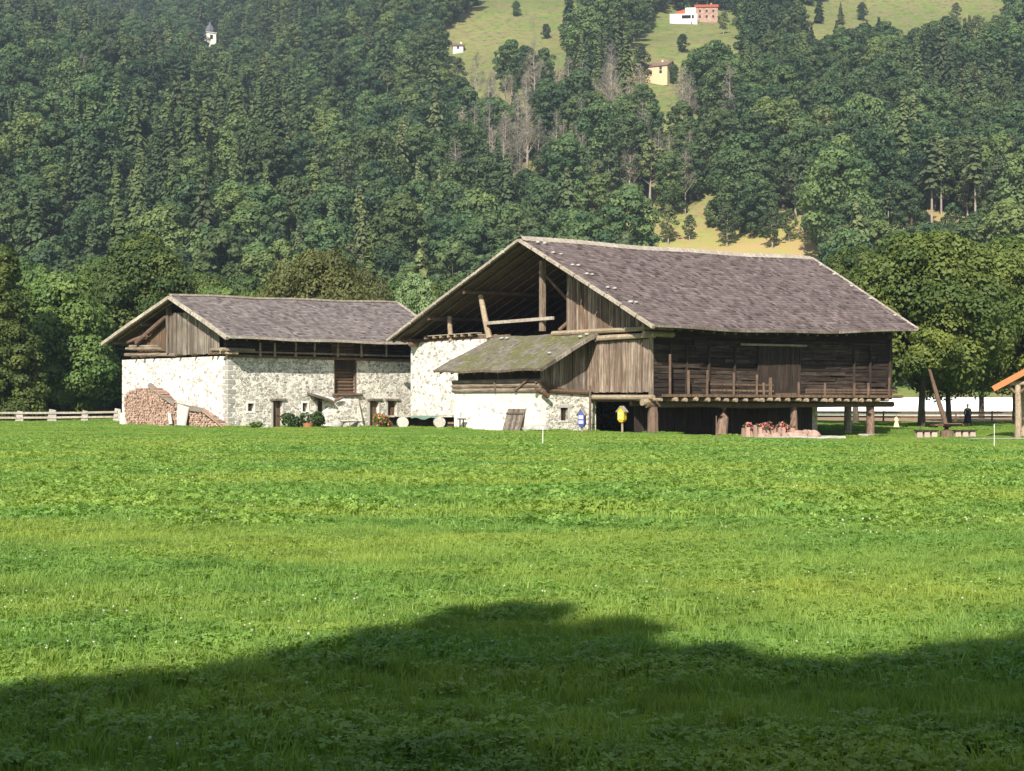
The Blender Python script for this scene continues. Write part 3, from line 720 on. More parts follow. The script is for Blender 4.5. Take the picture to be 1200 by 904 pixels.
for (a, b, c, d) in holes['window']:
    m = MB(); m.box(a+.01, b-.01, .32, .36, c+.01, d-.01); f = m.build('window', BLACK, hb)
    m = MB(); m.box(a-.14, b+.14, -.03, .12, d+.002, d+.14); m.box(a-.12, b+.12, -.03, .12, c-.12, c-.002); m.box(a-.12, a-.002, -.025, .1, c, d); m.box(b+.002, b+.12, -.025, .1, c, d); m.build('frame', WHITEP, f)
    m = MB(); m.beam(((a+b)/2, .1, c), ((a+b)/2, .1, d), .025, .025); m.beam((a, .1, (c+d)/2), (b, .1, (c+d)/2), .025, .025); m.build('bar', W_RED, f)
for (a, b, c, d) in holes['door']:
    m = MB(); planks(m, 'y', .28, a+.01, b-.01, c, d-.01, .2, .05); f = m.build('door', W_RED, hb)
    m = MB(); m.box(a-.16, a-.003, -.02, .2, c, d); m.box(b+.003, b+.16, -.02, .2, c, d); m.build('frame', STONE, f)
    m = MB(); m.beam((a-.28, -.02, d+.09), (b+.28, -.02, d+.09), .2, .14); m.build('lintel', W_GREY, f)
    m = MB(); m.box(b-.22, b-.16, .22, .25, (c+d)/2+.1, (c+d)/2+.2); m.build('latch', BLACK, f)
a, b, c, d = op
m = MB(); z = c
while z < WT+1.5: m.log([(a+.01, .40, z+.1), (b-.01, .40, z+.1)], [.12, .12], 7); z += .24
o = m.build('log_infill', W_RED, hb)
m = MB(); planks(m, 'y', .18, a+.02, b-.02, sz(433, 405), WT+.2, .3); m.build('upper_hatch', W_DARK, hb)
m = MB(); m.log([(a-.25, -.16, c-.08), (b+.4, -.16, c-.04)], [.11, .1], 7); m.log([(sx(387), -.55, sz(470, 388)), (sx(396), -.5, sz(466, 390))], [.1, .1], 7); m.build('sill_log', W_POST, hb)
for u in (a+.02, b-.02):
    m = MB(); m.beam((u, .1, c), (u, .1, WT+.3), .14, .18); m.build('opening_post', W_RED, hb)
# log part under the eave
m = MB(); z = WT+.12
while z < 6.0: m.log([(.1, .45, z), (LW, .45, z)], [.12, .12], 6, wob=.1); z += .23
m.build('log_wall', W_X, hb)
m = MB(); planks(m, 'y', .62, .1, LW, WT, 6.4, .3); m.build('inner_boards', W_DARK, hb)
m = MB(); m.log([(-.3, -.28, sz(414, 340, -.28)), (LW+.1, -.28, sz(414, 340, -.28)+.05)], [.07, .07], 7); m.build('hanging_rail', W_GREY, hb)
for px in (305, 322, 347, 369, 396, 423, 453):
    x = sx(px, -.35); m = MB(); m.log([(x, -.36, sz(402, px, -.35)), (x+random.uniform(-.05, .05), -.36, sz(418.5, px, -.35))], [.06, .09], 7); m.build('hanger', W_ENDS, hb)
m = MB(); m.log([(-.2, -.10, WT+.04), (LW, -.10, WT+.04)], [.10, .10], 7); m.build('wall_plate', W_RED, hb)
# roof
r1 = slab(QR, hb, W_RAFT, 'roof', .10); r2 = slab(QL, hb, W_RAFT, 'roof', .10)
shingles(QR, 26, .26, 0, r1, SH_LEFT, th=.055); shingles(QL, 26, .26, 0, r2, SH_LEFT, th=.055)
verge(QR, 0, r1, W_PALE, 5, .22, .22, -.10); verge(QL, 0, r2, W_PALE, 6, .22, .22, -.10); verge(QR, 1, r1, W_PALE, 5, .2, .14, .05, lift=.05)
m = MB()
for k in range(16): m.beam(QR.p(k/16, 1, .08), QR.p((k+1)/16, 1, .08), .30, .13)
m.build('ridge_cap', W_PALE, r1)
m = MB()
for k in range(16): m.beam(QR.p(k/16, 0, -.01), QR.p((k+1)/16, 0, -.01), .16, .17)
m.build('eave_board', W_PALE, r1)
for pt, par in ((QR, r1), (QL, r2)):
    for k in range(20):
        m = MB(); a = (k+.5)/20; m.log([pt.p(a, .01, -.2), pt.p(a, .98, -.2)], [.07, .06], 6); m.build('rafter', W_RAFT, par)
for t in (.12, .52):
    m = MB(); m.log([QL.p(.015, t, -.38), QL.p(.96, t, -.38)], [.14, .12], 8); m.build('purlin', W_RAFT, r2)
m = MB(); m.log([QR.p(.015, .45, -.38), QR.p(.96, .45, -.38)], [.14, .12], 8); m.build('purlin', W_RAFT, r1)
# boarded gable
gy = lambda px, x=-.1: FL.y(px, x)
ztop = lambda y: (QR.z_at(-.1, y) if y < qA.y else QL.z_at(-.1, y))-.18
m = MB(); yk = gy(197)
planks(m, 'x', -.14, .75, yk, sz(413, 255)*.0+4.98, lambda y: min(ztop(y), FL.zz(371, -.1, y)+.25), .22)
m.build('gable_boards', W_GREY, hb)
m = MB(); planks(m, 'x', .12, yk, gy(158), 5.25, lambda y: ztop(y)-.28, .2, .04); m.build('recessed_boards', W_RED, hb)
m = MB(); planks(m, 'x', 3.0, .7, GY-.6, 5.0, lambda y: ztop(y)-.2, .3, .04); m.build('inner_partition', W_DARK, hb)
m = MB(); m.beam((-.2, gy(199), 5.1), (-.2, gy(199), FL.zz(355, -.2, gy(199))), .32, .2); m.build('king_post', W_GREY, hb)
m = MB(); m.log([(-.3, gy(198), FL.zz(371, -.3, gy(198))), (-.3, gy(163), FL.zz(402, -.3, gy(163)))], [.16, .18], 8)
m.log([(-.28, gy(176), FL.zz(393, -.3, gy(176))), (-.28, gy(152), FL.zz(401, -.3, gy(152)))], [.13, .13], 8); m.build('diagonal_brace', W_POST, hb)
for (p0, p1, py, r_, x) in ((147, 206, 416, .12, -.12), (150, 192, 409, .10, -.25), (152, 186, 406, .09, -.1), (250, 272, 410, .09, -.3)):
    m = MB(); m.log([(x, gy(p0), FL.zz(py, x, gy(p0))), (x, gy(p1), FL.zz(py, x, gy(p1)))], [r_, r_], 8); m.build('gable_log', W_Y, hb)
for px in (160, 170, 181, 230, 250, 256, 212):
    y = gy(px); m = MB(); m.log([(-.45, y, 4.98), (1.5, y, 4.96)], [.09, .09], 7); m.build('joist', W_RED, hb)
m = MB(); m.log([(-.7, -.15, 5.2), (2, -.15, 5.2)], [.14, .14], 8); m.log([(-.5, .2, 5.0), (.2, -.9, 4.95)], [.09, .08], 7); m.build('eave_logs', W_ENDS, hb)
m = MB(); m.box(.6, LW-.6, .65, GY-.65, 4.80, 4.88); m.build('loft_floor', W_DARK, hb)
# rubble buttress porch
m = MB(); xa, xb = sx(386, -.9), sx(431, -.9); zt_ = sz(469, 410, -.9)
m.hexa([(xa,-.6,-.5),(xb,-.6,-.5),(xb,-.004,-.5),(xa,-.004,-.5)], [(xa+.35,-.3,zt_-.1),(xb-.3,-.3,zt_-.25),(xb-.1,-.004,zt_+.15),(xa+.1,-.004,zt_+.25)], .0)
m.build('rubble_buttress', ST_LEFT, hb)
m = MB(); m.hexa([(sx(366,-.6),-.75,sz(465,368)),(sx(392,-.6),-.7,sz(473,390)),(sx(392,-.6),.0,sz(471,390)+.15),(sx(366,-.6),.0,sz(463,368)+.1)], [(sx(366,-.6),-.75,sz(465,368)+.1),(sx(392,-.6),-.7,sz(473,390)+.1),(sx(392,-.6),.0,sz(471,390)+.25),(sx(366,-.6),.0,sz(463,368)+.2)])
m.build('door_canopy', W_GREY, hb)

def at_FL(o): return place(o, FL)
# firewood stack in front of the gable
def disc_log(m, x0, x1, y, z, r_):
    n = 6; ph = random.random()*6; vs = []
    for x in (x0, x1):
        for j in range(n):
            q = r_*random.uniform(.75, 1.1); vs.append((x, y+math.cos(ph+j*math.pi/3)*q, z+math.sin(ph+j*math.pi/3)*q))
    m.add(vs, [tuple(range(n)), tuple(reversed(range(n, 2*n)))]+[(j, j+n, (j+1) % n+n, (j+1) % n) for j in range(n)])
def stack(outline, label, x_front=-1.0, dep=.9, r_=.075):
    # outline: list of (px, py) polygon on plane x=x_front
    pts = [(FL.y(a, x_front), FL.zz(b, x_front, FL.y(a, x_front))) for a, b in outline]
    def inside(y, z):
        c = False
        for i in range(len(pts)):
            (a, b), (c2, d) = pts[i-1], pts[i]
            if (b > z) != (d > z) and y < (c2-a)*(z-b)/(d-b)+a: c = not c
        return c
    m = MB(); ys_ = [p[0] for p in pts]; zs_ = [p[1] for p in pts]; z = min(zs_); row = 0
    while z < max(zs_):
        y = min(ys_)+(row % 2)*r_
        while y < max(ys_):
            if inside(y, z): disc_log(m, x_front+random.uniform(-.06, .06), x_front+dep, y+random.uniform(-.02, .02), z+random.uniform(-.02, .02), r_*random.uniform(.8, 1.15))
            y += r_*1.85
        z += r_*1.6; row += 1
    return tag(at_FL(m.build('firewood_stack', WOODCUT)), label, 'firewood')
stack([(147, 500), (145, 465), (152, 457), (172, 454), (182, 457), (196, 474), (197, 500)], 'tall round-topped stack of split firewood at the left end of the stone gable')
stack([(196, 504), (196, 474), (205, 478), (215, 481), (235, 484), (262, 503), (262, 507)], 'low sloping stack of split firewood running down to the barn corner', r_=.085)
def board(pts, th, mat, label, name='cover_board', cat='board'):
    m = MB(); a = [Vector(p) for p in pts]; n_ = (a[1]-a[0]).cross(a[3]-a[0]).normalized()*th
    m.hexa(a, [p+n_ for p in a]); return tag(at_FL(m.build(name, mat)), label, cat)
def gp(px, py, x): y = FL.y(px, x); return (x, y, FL.zz(py, x, y))
board([gp(172, 453, -1.1), gp(203, 476, -1.1), gp(205, 471, -.1), gp(176, 449, -.1)], .05, W_GREY, 'wide grey board covering the slope of the tall firewood stack')
board([gp(204, 479, -1.1), gp(236, 484, -1.1), gp(238, 479, -.1), gp(206, 473, -.1)], .05, W_GREY, 'grey board lying on the low firewood stack, upper end')
board([gp(236, 482, -1.12), gp(264, 504, -1.12), gp(266, 501, -.1), gp(238, 478, -.1)], .05, WOODCUT, 'reddish board sloping down over the low firewood stack to the corner')
m = MB(); v = [gp(207, 498, -1.6), gp(216, 500, -1.6), gp(220, 478, -1.12), gp(208, 474, -1.12)]; a = [Vector(p) for p in v]; nn = Vector((.12, 0, .02)); m.hexa(a, [p+nn for p in a], .1)
tag(at_FL(m.build('stone_slab', STONE)), 'white stone slab leaning against the middle of the firewood', 'slab')
m = MB(); v = [gp(198, 497, -1.5), gp(201, 497, -1.5), gp(199, 484, -1.12), gp(196.5, 484, -1.12)]; a = [Vector(p) for p in v]; m.hexa(a, [p+nn*.6 for p in a], .1)
tag(at_FL(m.build('stone_slab', STONE)), 'narrow white stake-like slab between two firewood stacks', 'slab')
m = MB(); v = [gp(140, 497, -.9), gp(147, 498, -.9), gp(146, 485, -.5), gp(141, 484, -.5)]; a = [Vector(p) for p in v]; m.hexa(a, [p+nn for p in a], .1)
tag(at_FL(m.build('stone_slab', STONE)), 'pale stone slab standing at the left foot of the stone gable', 'slab')

# long low table on two millstones, flowers
def grounded(px, Y): X = (px-600)/F*Y; return X, Y, T(X, Y)
k = 98.5/F; X0, Y0, g = grounded(497, 98.5)
tb = empty('log_table', (X0, Y0, g), R(14)); tag(tb, 'long low plank table resting on two upright round stones between the barns', 'table')
m = MB()
for j in range(3): m.box(-2.35, 2.45, -.5+.34*j, -.18+.34*j, .74, .82)
m.build('table_top', W_PALE, tb)
for x in (-1.5, .95):
    m = MB(); m.log([(x-.02, -.62, .36), (x-.02, -.30, .36)], [.38, .38], 14, t=.2, wob=.03); m.build('support_stone', STONE, tb)
m = MB(); m.box(-2.2, 2.3, .2, .42, -.1, .7); m.build('back_board', W_DARK, tb)
m = MB(); m.box(1.5, 2.4, -.45, -.40, .25, .38); m.build('cross_board', W_POST, tb)
m = MB()
for j in range(8):
    a, b = -.95+j*.22, -.95+(j+1)*.22; d0 = .66+.08*math.sin(j*1.3); d1 = .66+.08*math.sin((j+1)*1.3)
    m.add([(a,-.53,.79),(b,-.53,.79),(b,-.55,d1-.05),(a,-.55,d0-.05),(a,-.50,.79),(b,-.50,.79),(b,-.52,d1-.05),(a,-.52,d0-.05)], [(0,1,2,3),(7,6,5,4),(3,2,6,7)], .2)
tag(m.build('cloth', CLOTH), 'grey-green cloth hanging over the front of the low plank table', 'cloth').matrix_world = tb.matrix_basis.copy()

# leafy plants and flowers
def leaves(centers, radii, counts, size, up=.25, asp=1.0, jit=.6, shell=(.75, 1.05), tints=None, flat=.0):
    V = []; tt = []
    for ci, (c, r_, n_) in enumerate(zip(centers, radii, counts)):
        d = rng.normal(size=(n_, 3)); d /= np.linalg.norm(d, axis=1)[:, None]
        d[:, 2] = np.where(rng.random(n_) < up, np.abs(d[:, 2]), d[:, 2])
        rad = np.asarray(r_)*np.ones(3)
        p = np.asarray(c)+d*rad*rng.uniform(*shell, size=(n_, 1))
        nn = d+rng.normal(size=(n_, 3))*jit; nn[:, 2] += flat; nn /= np.linalg.norm(nn, axis=1)[:, None]
        a = np.cross(nn, rng.normal(size=(n_, 3))); a /= np.linalg.norm(a, axis=1)[:, None]; b = np.cross(nn, a)
        s_ = size*rng.uniform(.6, 1.4, size=(n_, 1)); a = a*s_*.5*asp; b = b*s_*.5
        V.append(np.stack([p-a-b*.55, p+a*.1-b, p+a+b*.5, p-a*.1+b], 1).reshape(-1, 3))
        base = rng.random() if tints is None else tints[ci]
        tt.append(np.clip(base+rng.normal(size=n_)*.18, 0, 1))
    V = np.concatenate(V); tt = np.concatenate(tt); Q = np.arange(len(V)).reshape(-1, 4)
    return V, Q, tt
def leaf_mesh(name, V, Q, tt, mat): return np_mesh(name, V, Q, tt, mat)
def obj(name, me, parent=None):
    o = bpy.data.objects.new(name, me); C.objects.link(o)
    if parent: o.parent = parent
    return o
def bush(px, Y, wd, ht, label, mat=None, n=900, size=.14, flowers=None, cat='bush', name='bush', group=None):
    X, Y, g = grounded(px, Y); r_ = empty(name, (X, Y, g)); tag(r_, label, cat, group)
    K = 7; cs = [(random.uniform(-.36, .36)*wd, random.uniform(-.2, .2)*wd, ht*random.uniform(.3, .66)) for _ in range(K)]
    rr = [(wd*.26, wd*.24, ht*.34)]*K
    obj('foliage', leaf_mesh('foliage', *leaves(cs, rr, [n//K]*K, size), mat or LF_BUSH), r_)
    m = MB()
    for c in cs: m.log([(c[0]*.2, c[1]*.2, -.1), (c[0]*.8, c[1]*.8, c[2])], [.03, .012], 5)
    m.build('stem', BARK, r_)
    if flowers:
        obj('blossoms', leaf_mesh('blossoms', *leaves(cs, [tuple(q*1.08 for q in t) for t in rr], [n//14]*K, size*.8), flowers), r_)
    return r_
bush(347, 99.6, 1.9, 1.05, 'leafy green shrub beside the first barn door, left of its neighbour')
bush(366, 100.2, 1.7, 1.15, 'leafy green shrub in front of the covered barn door')
bush(301, 98.4, .8, .45, 'small low green plant at the foot of the stone barn near its corner', n=300)
bush(455, 98.6, 1.5, .8, 'orange-red flowering plant beside the low table', n=500, flowers=FLOWR, cat='flowers', name='flowering_plant')
bush(446, 98.2, .9, .95, 'orange-red flowers in front of the narrow plank door', n=350, flowers=FLOWR, cat='flowers', name='flowering_plant')
X, Y, g = grounded(361, 98.4)
m = MB(); m.log([(0, 0, -.05), (0, 0, .28), (0, 0, .34)], [.24, .34, .36], 12, t=0, wob=.01); o = m.build('flower_pot', TERRA); o.location = (X, Y, g); tag(o, 'terracotta bowl pot in front of the green shrubs', 'pot')
for px, hh in ((395, .9), (416, .75)):
    X, Y, g = grounded(px, 99.9)
    m = MB(); m.stone((0, 0, .25), .4, .3, (1, .8, hh)); o = m.build('boulder', STONE_GREY, smooth=True); o.location = (X, Y, g)
    tag(o, 'grey boulder before the rubble buttress, '+('left' if px == 395 else 'right')+' one', 'boulder')
X, Y, g = grounded(412, 99.2); bn = empty('bench', (X, Y, g), R(30)); tag(bn, 'low dark plank bench before the rubble buttress', 'bench')
m = MB(); m.box(-.7, .7, -.18, .18, .36, .43); m.build('seat', W_DARK, bn)
for s_ in (-.5, .5): m = MB(); m.box(s_-.06, s_+.06, -.15, .15, -.1, .358); m.build('leg', STONE, bn)

# stone flower bed in front of the big barn
X, Y, g = grounded(905, 87.5)
bed = empty('flower_bed', (X, Y, g), R(24)); tag(bed, 'raised flower bed edged with upright reddish stone slabs before the dark barn', 'flower bed')
m = MB(); x = -2.3
while x < 1.6:
    w_ = random.uniform(.2, .36); h = random.uniform(.42, .84)*(1 if x < -.2 else .75); y = -.25+random.uniform(-.05, .05)
    m.hexa([(x,y-.1,-.2),(x+w_-.03,y-.1,-.2),(x+w_-.03,y+.08,-.2),(x,y+.08,-.2)], [(x+.05,y-.06,h),(x+w_-.09,y-.06,h-random.uniform(0,.1)),(x+w_-.09,y+.06,h),(x+.05,y+.06,h)]); x += w_
m.build('edging_slabs', STONE_RED, bed)
m = MB()
for k in range(18): m.stone((random.uniform(-1.2, 3.0), -.55+random.uniform(-.15, .3), .12), random.uniform(.16, .28), None, (1.4, 1, .9))
for k in range(8): m.stone((1.3+k*.22, -.2, .25), random.uniform(.2, .3), None, (1.2, 1, .9))
m.build('rim_stones', STONE_RED, bed, smooth=True)
m = MB(); x = -1.7
while x < 3.9:
    w_ = random.uniform(.45, .9); m.box(x, x+w_-.03, -1.5+random.uniform(-.1, .1), -.75, -.3, .06+random.uniform(0, .08)); x += w_
m.build('kerb_stones', STONE, bed, bevel=.03)
cs = [(random.uniform(-1.6, 1.6), random.uniform(.0, .5), random.uniform(.45, .7)) for _ in range(12)]
obj('plants', leaf_mesh('plants', *leaves(cs, [.28]*12, [50]*12, .11), LF_BUSH), bed)
obj('blossoms', leaf_mesh('blossoms', *leaves([(a, b-.1, c+.06) for a, b, c in cs], [.27]*12, [34]*12, .09), PINK), bed)
X, Y, g = grounded(839, 86.6); m = MB(); m.beam((0, 0, -.2), (.02, 0, 1.2), .12, .05); o = m.build('stake', W_POST); o.location = (X, Y, g); tag(o, 'short brown stake beside the second barn post', 'stake')

# thin fence stakes in the meadow
for px, y0, Y, lb in ((636, 500, 56, 'thin white stake standing in the meadow before the lean-to'), (1165, 497, 66, 'thin pale stake standing in the meadow near the picnic bench')):
    X, Y, g = grounded(px, Y); ht = CAMZ+(HOR-y0)/F*Y-g; m = MB(); m.log([(0, 0, -.1), (.01, 0, ht)], [.014, .012], 6, t=0, wob=0)
    m.box(-.02, .02, -.02, .02, ht-.12, ht-.06); o = m.build('fence_stake', WHITEP); o.location = (X, Y, g); tag(o, lb, 'stake')

# picnic bench made of logs
X, Y, g = grounded(1108, 92.5)
pb = empty('picnic_table', (X, Y, g), R(8)); tag(pb, 'rough picnic table with log benches under the right-hand trees', 'picnic table')
m = MB(); m.box(-.85, 1.05, -.35, .35, .74, .84); m.box(-.3, .9, -.5, .3, .845, .9); m.build('table_top', W_RED, pb)
m = MB(); m.log([(.12, .1, -.15), (.1, .1, .4), (.12, .1, .73)], [.42, .38, .34], 10); m.build('pedestal', W_POST, pb)
for s_ in (-1, 1):
    m = MB(); m.box(s_*1.25-.72, s_*1.25+.72, -.25, .2, .40, .48); m.build('bench_seat', W_DARK, pb)
    m = MB()
    for k in range(3): x = s_*1.25-.48+k*.48; m.hexa([(x-.2,-.2,-.2),(x+.2,-.2,-.2),(x+.2,.18,-.2),(x-.2,.18,-.2)], [(x-.16,-.17,.396),(x+.17,-.16,.396),(x+.16,.15,.396),(x-.17,.15,.396)])
    m.build('bench_foot', BENCHST, pb, bevel=.03)

# right-hand shelter with the orange verge
sh = empty('shelter', (0, 0, 0)); tag(sh, 'small open shelter with orange verge boards at the right edge', 'shelter')
FS = Frame(31.3, 91.5, -24)
sh.location = (FS.ox, FS.oy, 0); sh.rotation_euler = (0, 0, FS.a)
gs = T(31.3, 91.5)
def spx(px, py, Y): return FS.px(px, py, Y)
e = spx(1164, 456, 90.0); rdg = e+Vector((4.2, 0, 2.35)); far = Vector((0, 4.6, 0))
for k, (p, q) in enumerate(((e, rdg), (rdg, rdg+Vector((4.2, 0, -2.35))))):
    m = MB(); up = Vector((0, 0, .12)); m.hexa([p, q, q+far, p+far], [p+up, q+up, q+far+up, p+far+up]); r_ = m.build('roof', W_RAFT, sh)
    m = MB(); m.beam(p+Vector((0, -.05, 0)), q+Vector((0, -.05, 0)), .06, .34); m.build('verge_board', ORANGEW, r_)
    m = MB(); m.hexa([p+up*1.2+Vector((0,-.05,0)), q+up*1.2+Vector((0,-.05,0)), q+far+up*1.2, p+far+up*1.2], [p+up*1.7+Vector((0,-.05,0)), q+up*1.7+Vector((0,-.05,0)), q+far+up*1.7, p+far+up*1.7]); m.build('tiles', ROOFRED, r_)
for x in (1.35, 6.8):
    for y in (.55, 4.0):
        m = MB(); m.log([(e.x+x, e.y+y, gs-.2), (e.x+x+.03, e.y+y, gs+1.1), (e.x+x, e.y+y, e.z+.25)], [.2, .19, .17], 8, t=.2); m.build('post', W_ENDS, sh)
m = MB()
for y in (.55, 4.0): m.log([(e.x+.6, e.y+y, e.z+.35), (e.x+7.6, e.y+y, e.z+.35)], [.13, .13], 8)
m.build('tie_beam', W_ENDS, sh)
m = MB(); m.log([(e.x+1.3, e.y+.5, e.z-.35), (e.x+2.1, e.y+.5, e.z+.3)], [.09, .09], 7); m.log([(e.x+1.3, e.y+.5, e.z-.3), (e.x+.75, e.y+.5, e.z+.2)], [.09, .09], 7); m.build('brace', W_RED, sh)

# ------------------------------------------------------------------ fences
def fence(xa, ya, xb, yb_, n, label, mrail, mpost, stone_posts=False, h=.85, rails=(.35, .7)):
    L = math.hypot(xb-xa, yb_-ya); r_ = empty('fence', (xa, ya, 0), math.atan2(yb_-ya, xb-xa)); tag(r_, label, 'fence')
    gz = lambda x: T(xa+(xb-xa)*x/L, ya+(yb_-ya)*x/L)
    for k in range(n+1):
        x = L*k/n; m = MB(); g = gz(x)
        if stone_posts:
            w_ = random.uniform(.35, .5); hh = h*random.uniform(.95, 1.2)
            m.hexa([(x-w_,-.15,g-.2),(x+w_*.8,-.15,g-.2),(x+w_*.8,.15,g-.2),(x-w_,.15,g-.2)], [(x-w_*.5,-.1,g+hh),(x+w_*.6,-.1,g+hh*.9),(x+w_*.6,.1,g+hh*.92),(x-w_*.5,.1,g+hh)])
        else: m.log([(x, 0, g-.2), (x+.03, 0, g+h*1.12)], [.10, .08], 7)
        m.build('post', mpost, r_)
    for k in range(n):
        for z in rails:
            x0, x1 = L*k/n, L*(k+1)/n; m = MB(); m.beam((x0, -.17 if stone_posts else -.1, gz(x0)+z), (x1, -.17 if stone_posts else -.1, gz(x1)+z+random.uniform(-.03, .03)), .05, .16); m.build('rail', mrail, r_)
    return r_
Yf = 122
fence((-91-600)/F*Yf, Yf, (138-600)/F*Yf, Yf, 6, 'low fence of pale rails between grey stone posts, left of the stone barn', W_PALE, STONE_GREY, True, 1.0, (.40, .78))
fence(30, 150, 118, 152, 24, 'long brown post and rail fence across the meadow behind the right-hand trees', W_RED, W_RED, False, 1.0, (.5, .95))

# white greenhouse far behind
gh = empty('greenhouse', (0, 240, 0)); tag(gh, 'long white plastic greenhouse far off behind the right-hand trees', 'greenhouse')
m = MB(); x0, x1, n_ = 36, 150, 8; prof = [(0, -.5), (0, 1.5), (.8, 2.2), (2.2, 2.7), (3.8, 2.7), (5.2, 2.2), (6, 1.5), (6, -.5)]
V = [(x, y, z) for x in (x0, x1) for y, z in prof]; m.add(V, [(i, i+1, i+9, i+8) for i in range(7)]+[tuple(range(8)), tuple(reversed(range(8, 16)))], .1); m.build('film', FILM, gh)
m = MB(); x = x0
while x < x1: m.beam((x, -.06, -.2), (x, -.06, 1.6), .10, .08); x += 6
m.build('hoop', STONE_GREY, gh)
m = MB(); m.beam((x0, -.1, .25), (x1, -.1, .25), .1, .5); m.build('base_board', W_GREY, gh)

# ------------------------------------------------------------------ people
def skin_body(name, joints, edges, mat, parent, sub=2, root=0):
    me = bpy.data.meshes.new(name); me.from_pydata([j[:3] for j in joints], edges, []); me.materials.append(mat)
    o = bpy.data.objects.new(name, me); C.objects.link(o); o.parent = parent
    sk = o.modifiers.new('skin', 'SKIN'); me.skin_vertices.new() if not me.skin_vertices else None
    for i, j in enumerate(joints): me.skin_vertices[0].data[i].radius = (j[3], j[4] if len(j) > 4 else j[3]); me.skin_vertices[0].data[i].use_root = (i == root)
    sk.use_smooth_shade = True
    s_ = o.modifiers.new('sub', 'SUBSURF'); s_.levels = sub; s_.render_levels = sub
    return o
def skinmat(name, c):
    m, n, l, b = M(name, .8); b.inputs['Base Color'].default_value = (*c, 1); return m
SKIN = skinmat('skin', (.50,.32,.22)); NAVY = skinmat('dark_navy_cloth', (.014,.018,.032)); GREYHAIR = skinmat('grey_white_cap', (.55,.55,.56)); CRM = skinmat('cream_cloth', (.80,.72,.42)); HAIRB = skinmat('fair_brown_hair', (.30,.17,.08)); SHOE = skinmat('dark_shoes', (.02,.02,.02))
def person(px, Y, H, label, top, bottom, hair, face, dress=False):
    X, Y, g = grounded(px, Y); r_ = empty('person', (X, Y, g), R(face)); tag(r_, label, 'person'); s_ = H/1.75
    J = [(0,0,.95,.13,.10),(0,0,1.15,.13,.09),(0,0,1.38,.15,.10),(0,.0,1.50,.055,.05),(0,-.02,1.58,.075,.085),(0,-.02,1.68,.075,.09),
         (.19,0,1.40,.055),(.25,.02,1.14,.042),(.23,-.06,.90,.032),(.22,-.09,.80,.035,.02),
         (-.19,0,1.40,.055),(-.25,.02,1.14,.042),(-.23,-.06,.90,.032),(-.22,-.09,.80,.035,.02),
         (.10,0,.86,.09),(.11,-.02,.50,.06),(.11,.02,.10,.04),(.12,-.10,.04,.045,.03),
         (-.10,0,.86,.09),(-.11,.03,.50,.06),(-.11,.10,.10,.04),(-.12,.0,.04,.045,.03)]
    E_ = [(0,1),(1,2),(2,3),(3,4),(4,5),(2,6),(6,7),(7,8),(8,9),(2,10),(10,11),(11,12),(12,13),(0,14),(14,15),(15,16),(16,17),(0,18),(18,19),(19,20),(20,21)]
    sc = lambda js, k=1.0: [tuple(c*s_ for c in j[:3])+tuple(c*s_*k for c in j[3:]) for j in js]
    skin_body('body', sc(J), E_, SKIN, r_)
    skin_body('jacket' if not dress else 'top', sc([J[i] for i in (0,1,2,6,7,8,10,11,12)]+[(0,0,.80,.17,.13)], 1.28), [(0,1),(1,2),(2,3),(3,4),(4,5),(2,6),(6,7),(7,8),(0,9)], top, r_)
    if dress:
        m = MB(); n = 14; rs = ((1.0, .19), (.75, .24), (.5, .27), (.30, .30)) if H > 1.2 else ((.95, .17), (.7, .26), (.4, .35), (.12, .42)); V = [(math.cos(2*math.pi*j/n)*a*s_*(1+.06*(j % 2)), math.sin(2*math.pi*j/n)*a*s_*.85, z*s_) for z, a in rs for j in range(n)]
        m.add(V, [(i*n+j, i*n+(j+1) % n, (i+1)*n+(j+1) % n, (i+1)*n+j) for i in range(3) for j in range(n)]+[tuple(range(n))], .1); m.build('coat_skirt' if H > 1.2 else 'skirt', bottom, r_, smooth=True)
    else:
        skin_body('trousers', sc([(0,0,.93,.15,.12)]+[J[i] for i in (14,15,16,18,19,20)], 1.25), [(0,1),(1,2),(2,3),(0,4),(4,5),(5,6)], bottom, r_)
    m = MB(); m.stone((0, .015*s_, 1.69*s_), .118*s_, .3, (.88, 1, .95)); m.build('hair', hair, r_, smooth=True)
    for q in (17, 21):
        m = MB(); x, y, z = J[q][:3]; m.stone((x*s_, (y+.04)*s_, .05*s_), .09*s_, .3, (.6, 1.5, .6)); m.build('shoe', SHOE, r_, smooth=True)
    return r_
person(1134, 116, 1.75, 'person in dark navy clothes and pale cap standing right of the tree', NAVY, NAVY, GREYHAIR, 160, True)
person(1050.5, 112, .95, 'small child in a pale cream dress standing on the grass left of the tree trunk', CRM, CRM, HAIRB, 20, True)

# ------------------------------------------------------------------ trees
def limb_mesh(m, H, r0, nl, spread, base=.25, top=.85, seedoff=0, lean=(0, 0)):
    pts = [Vector((lean[0]*t*t*H+.03*H*math.sin(t*5+seedoff)*t, lean[1]*t*t*H+.02*H*math.cos(t*4+seedoff)*t, H*top*t)) for t in (0, .12, .3, .5, .7, 1)]
    m.log(pts, [r0*1.25, r0, r0*.85, r0*.62, r0*.38, r0*.12], 8, wob=.05)
    for k in range(nl):
        t = random.uniform(base, .85); i = t*5; p = pts[min(int(i), 4)].lerp(pts[min(int(i)+1, 5)], i-int(i))
        a = random.random()*2*math.pi; L = spread*random.uniform(.5, .95)*(1-.5*t)
        e_ = p+Vector((math.cos(a)*L, math.sin(a)*L, L*random.uniform(.3, .8))); mid = p.lerp(e_, .5)+Vector((0, 0, -.06*L))
        m.log([p, mid, e_], [r0*.35*(1-t*.5), r0*.22, r0*.06], 5, wob=.05)
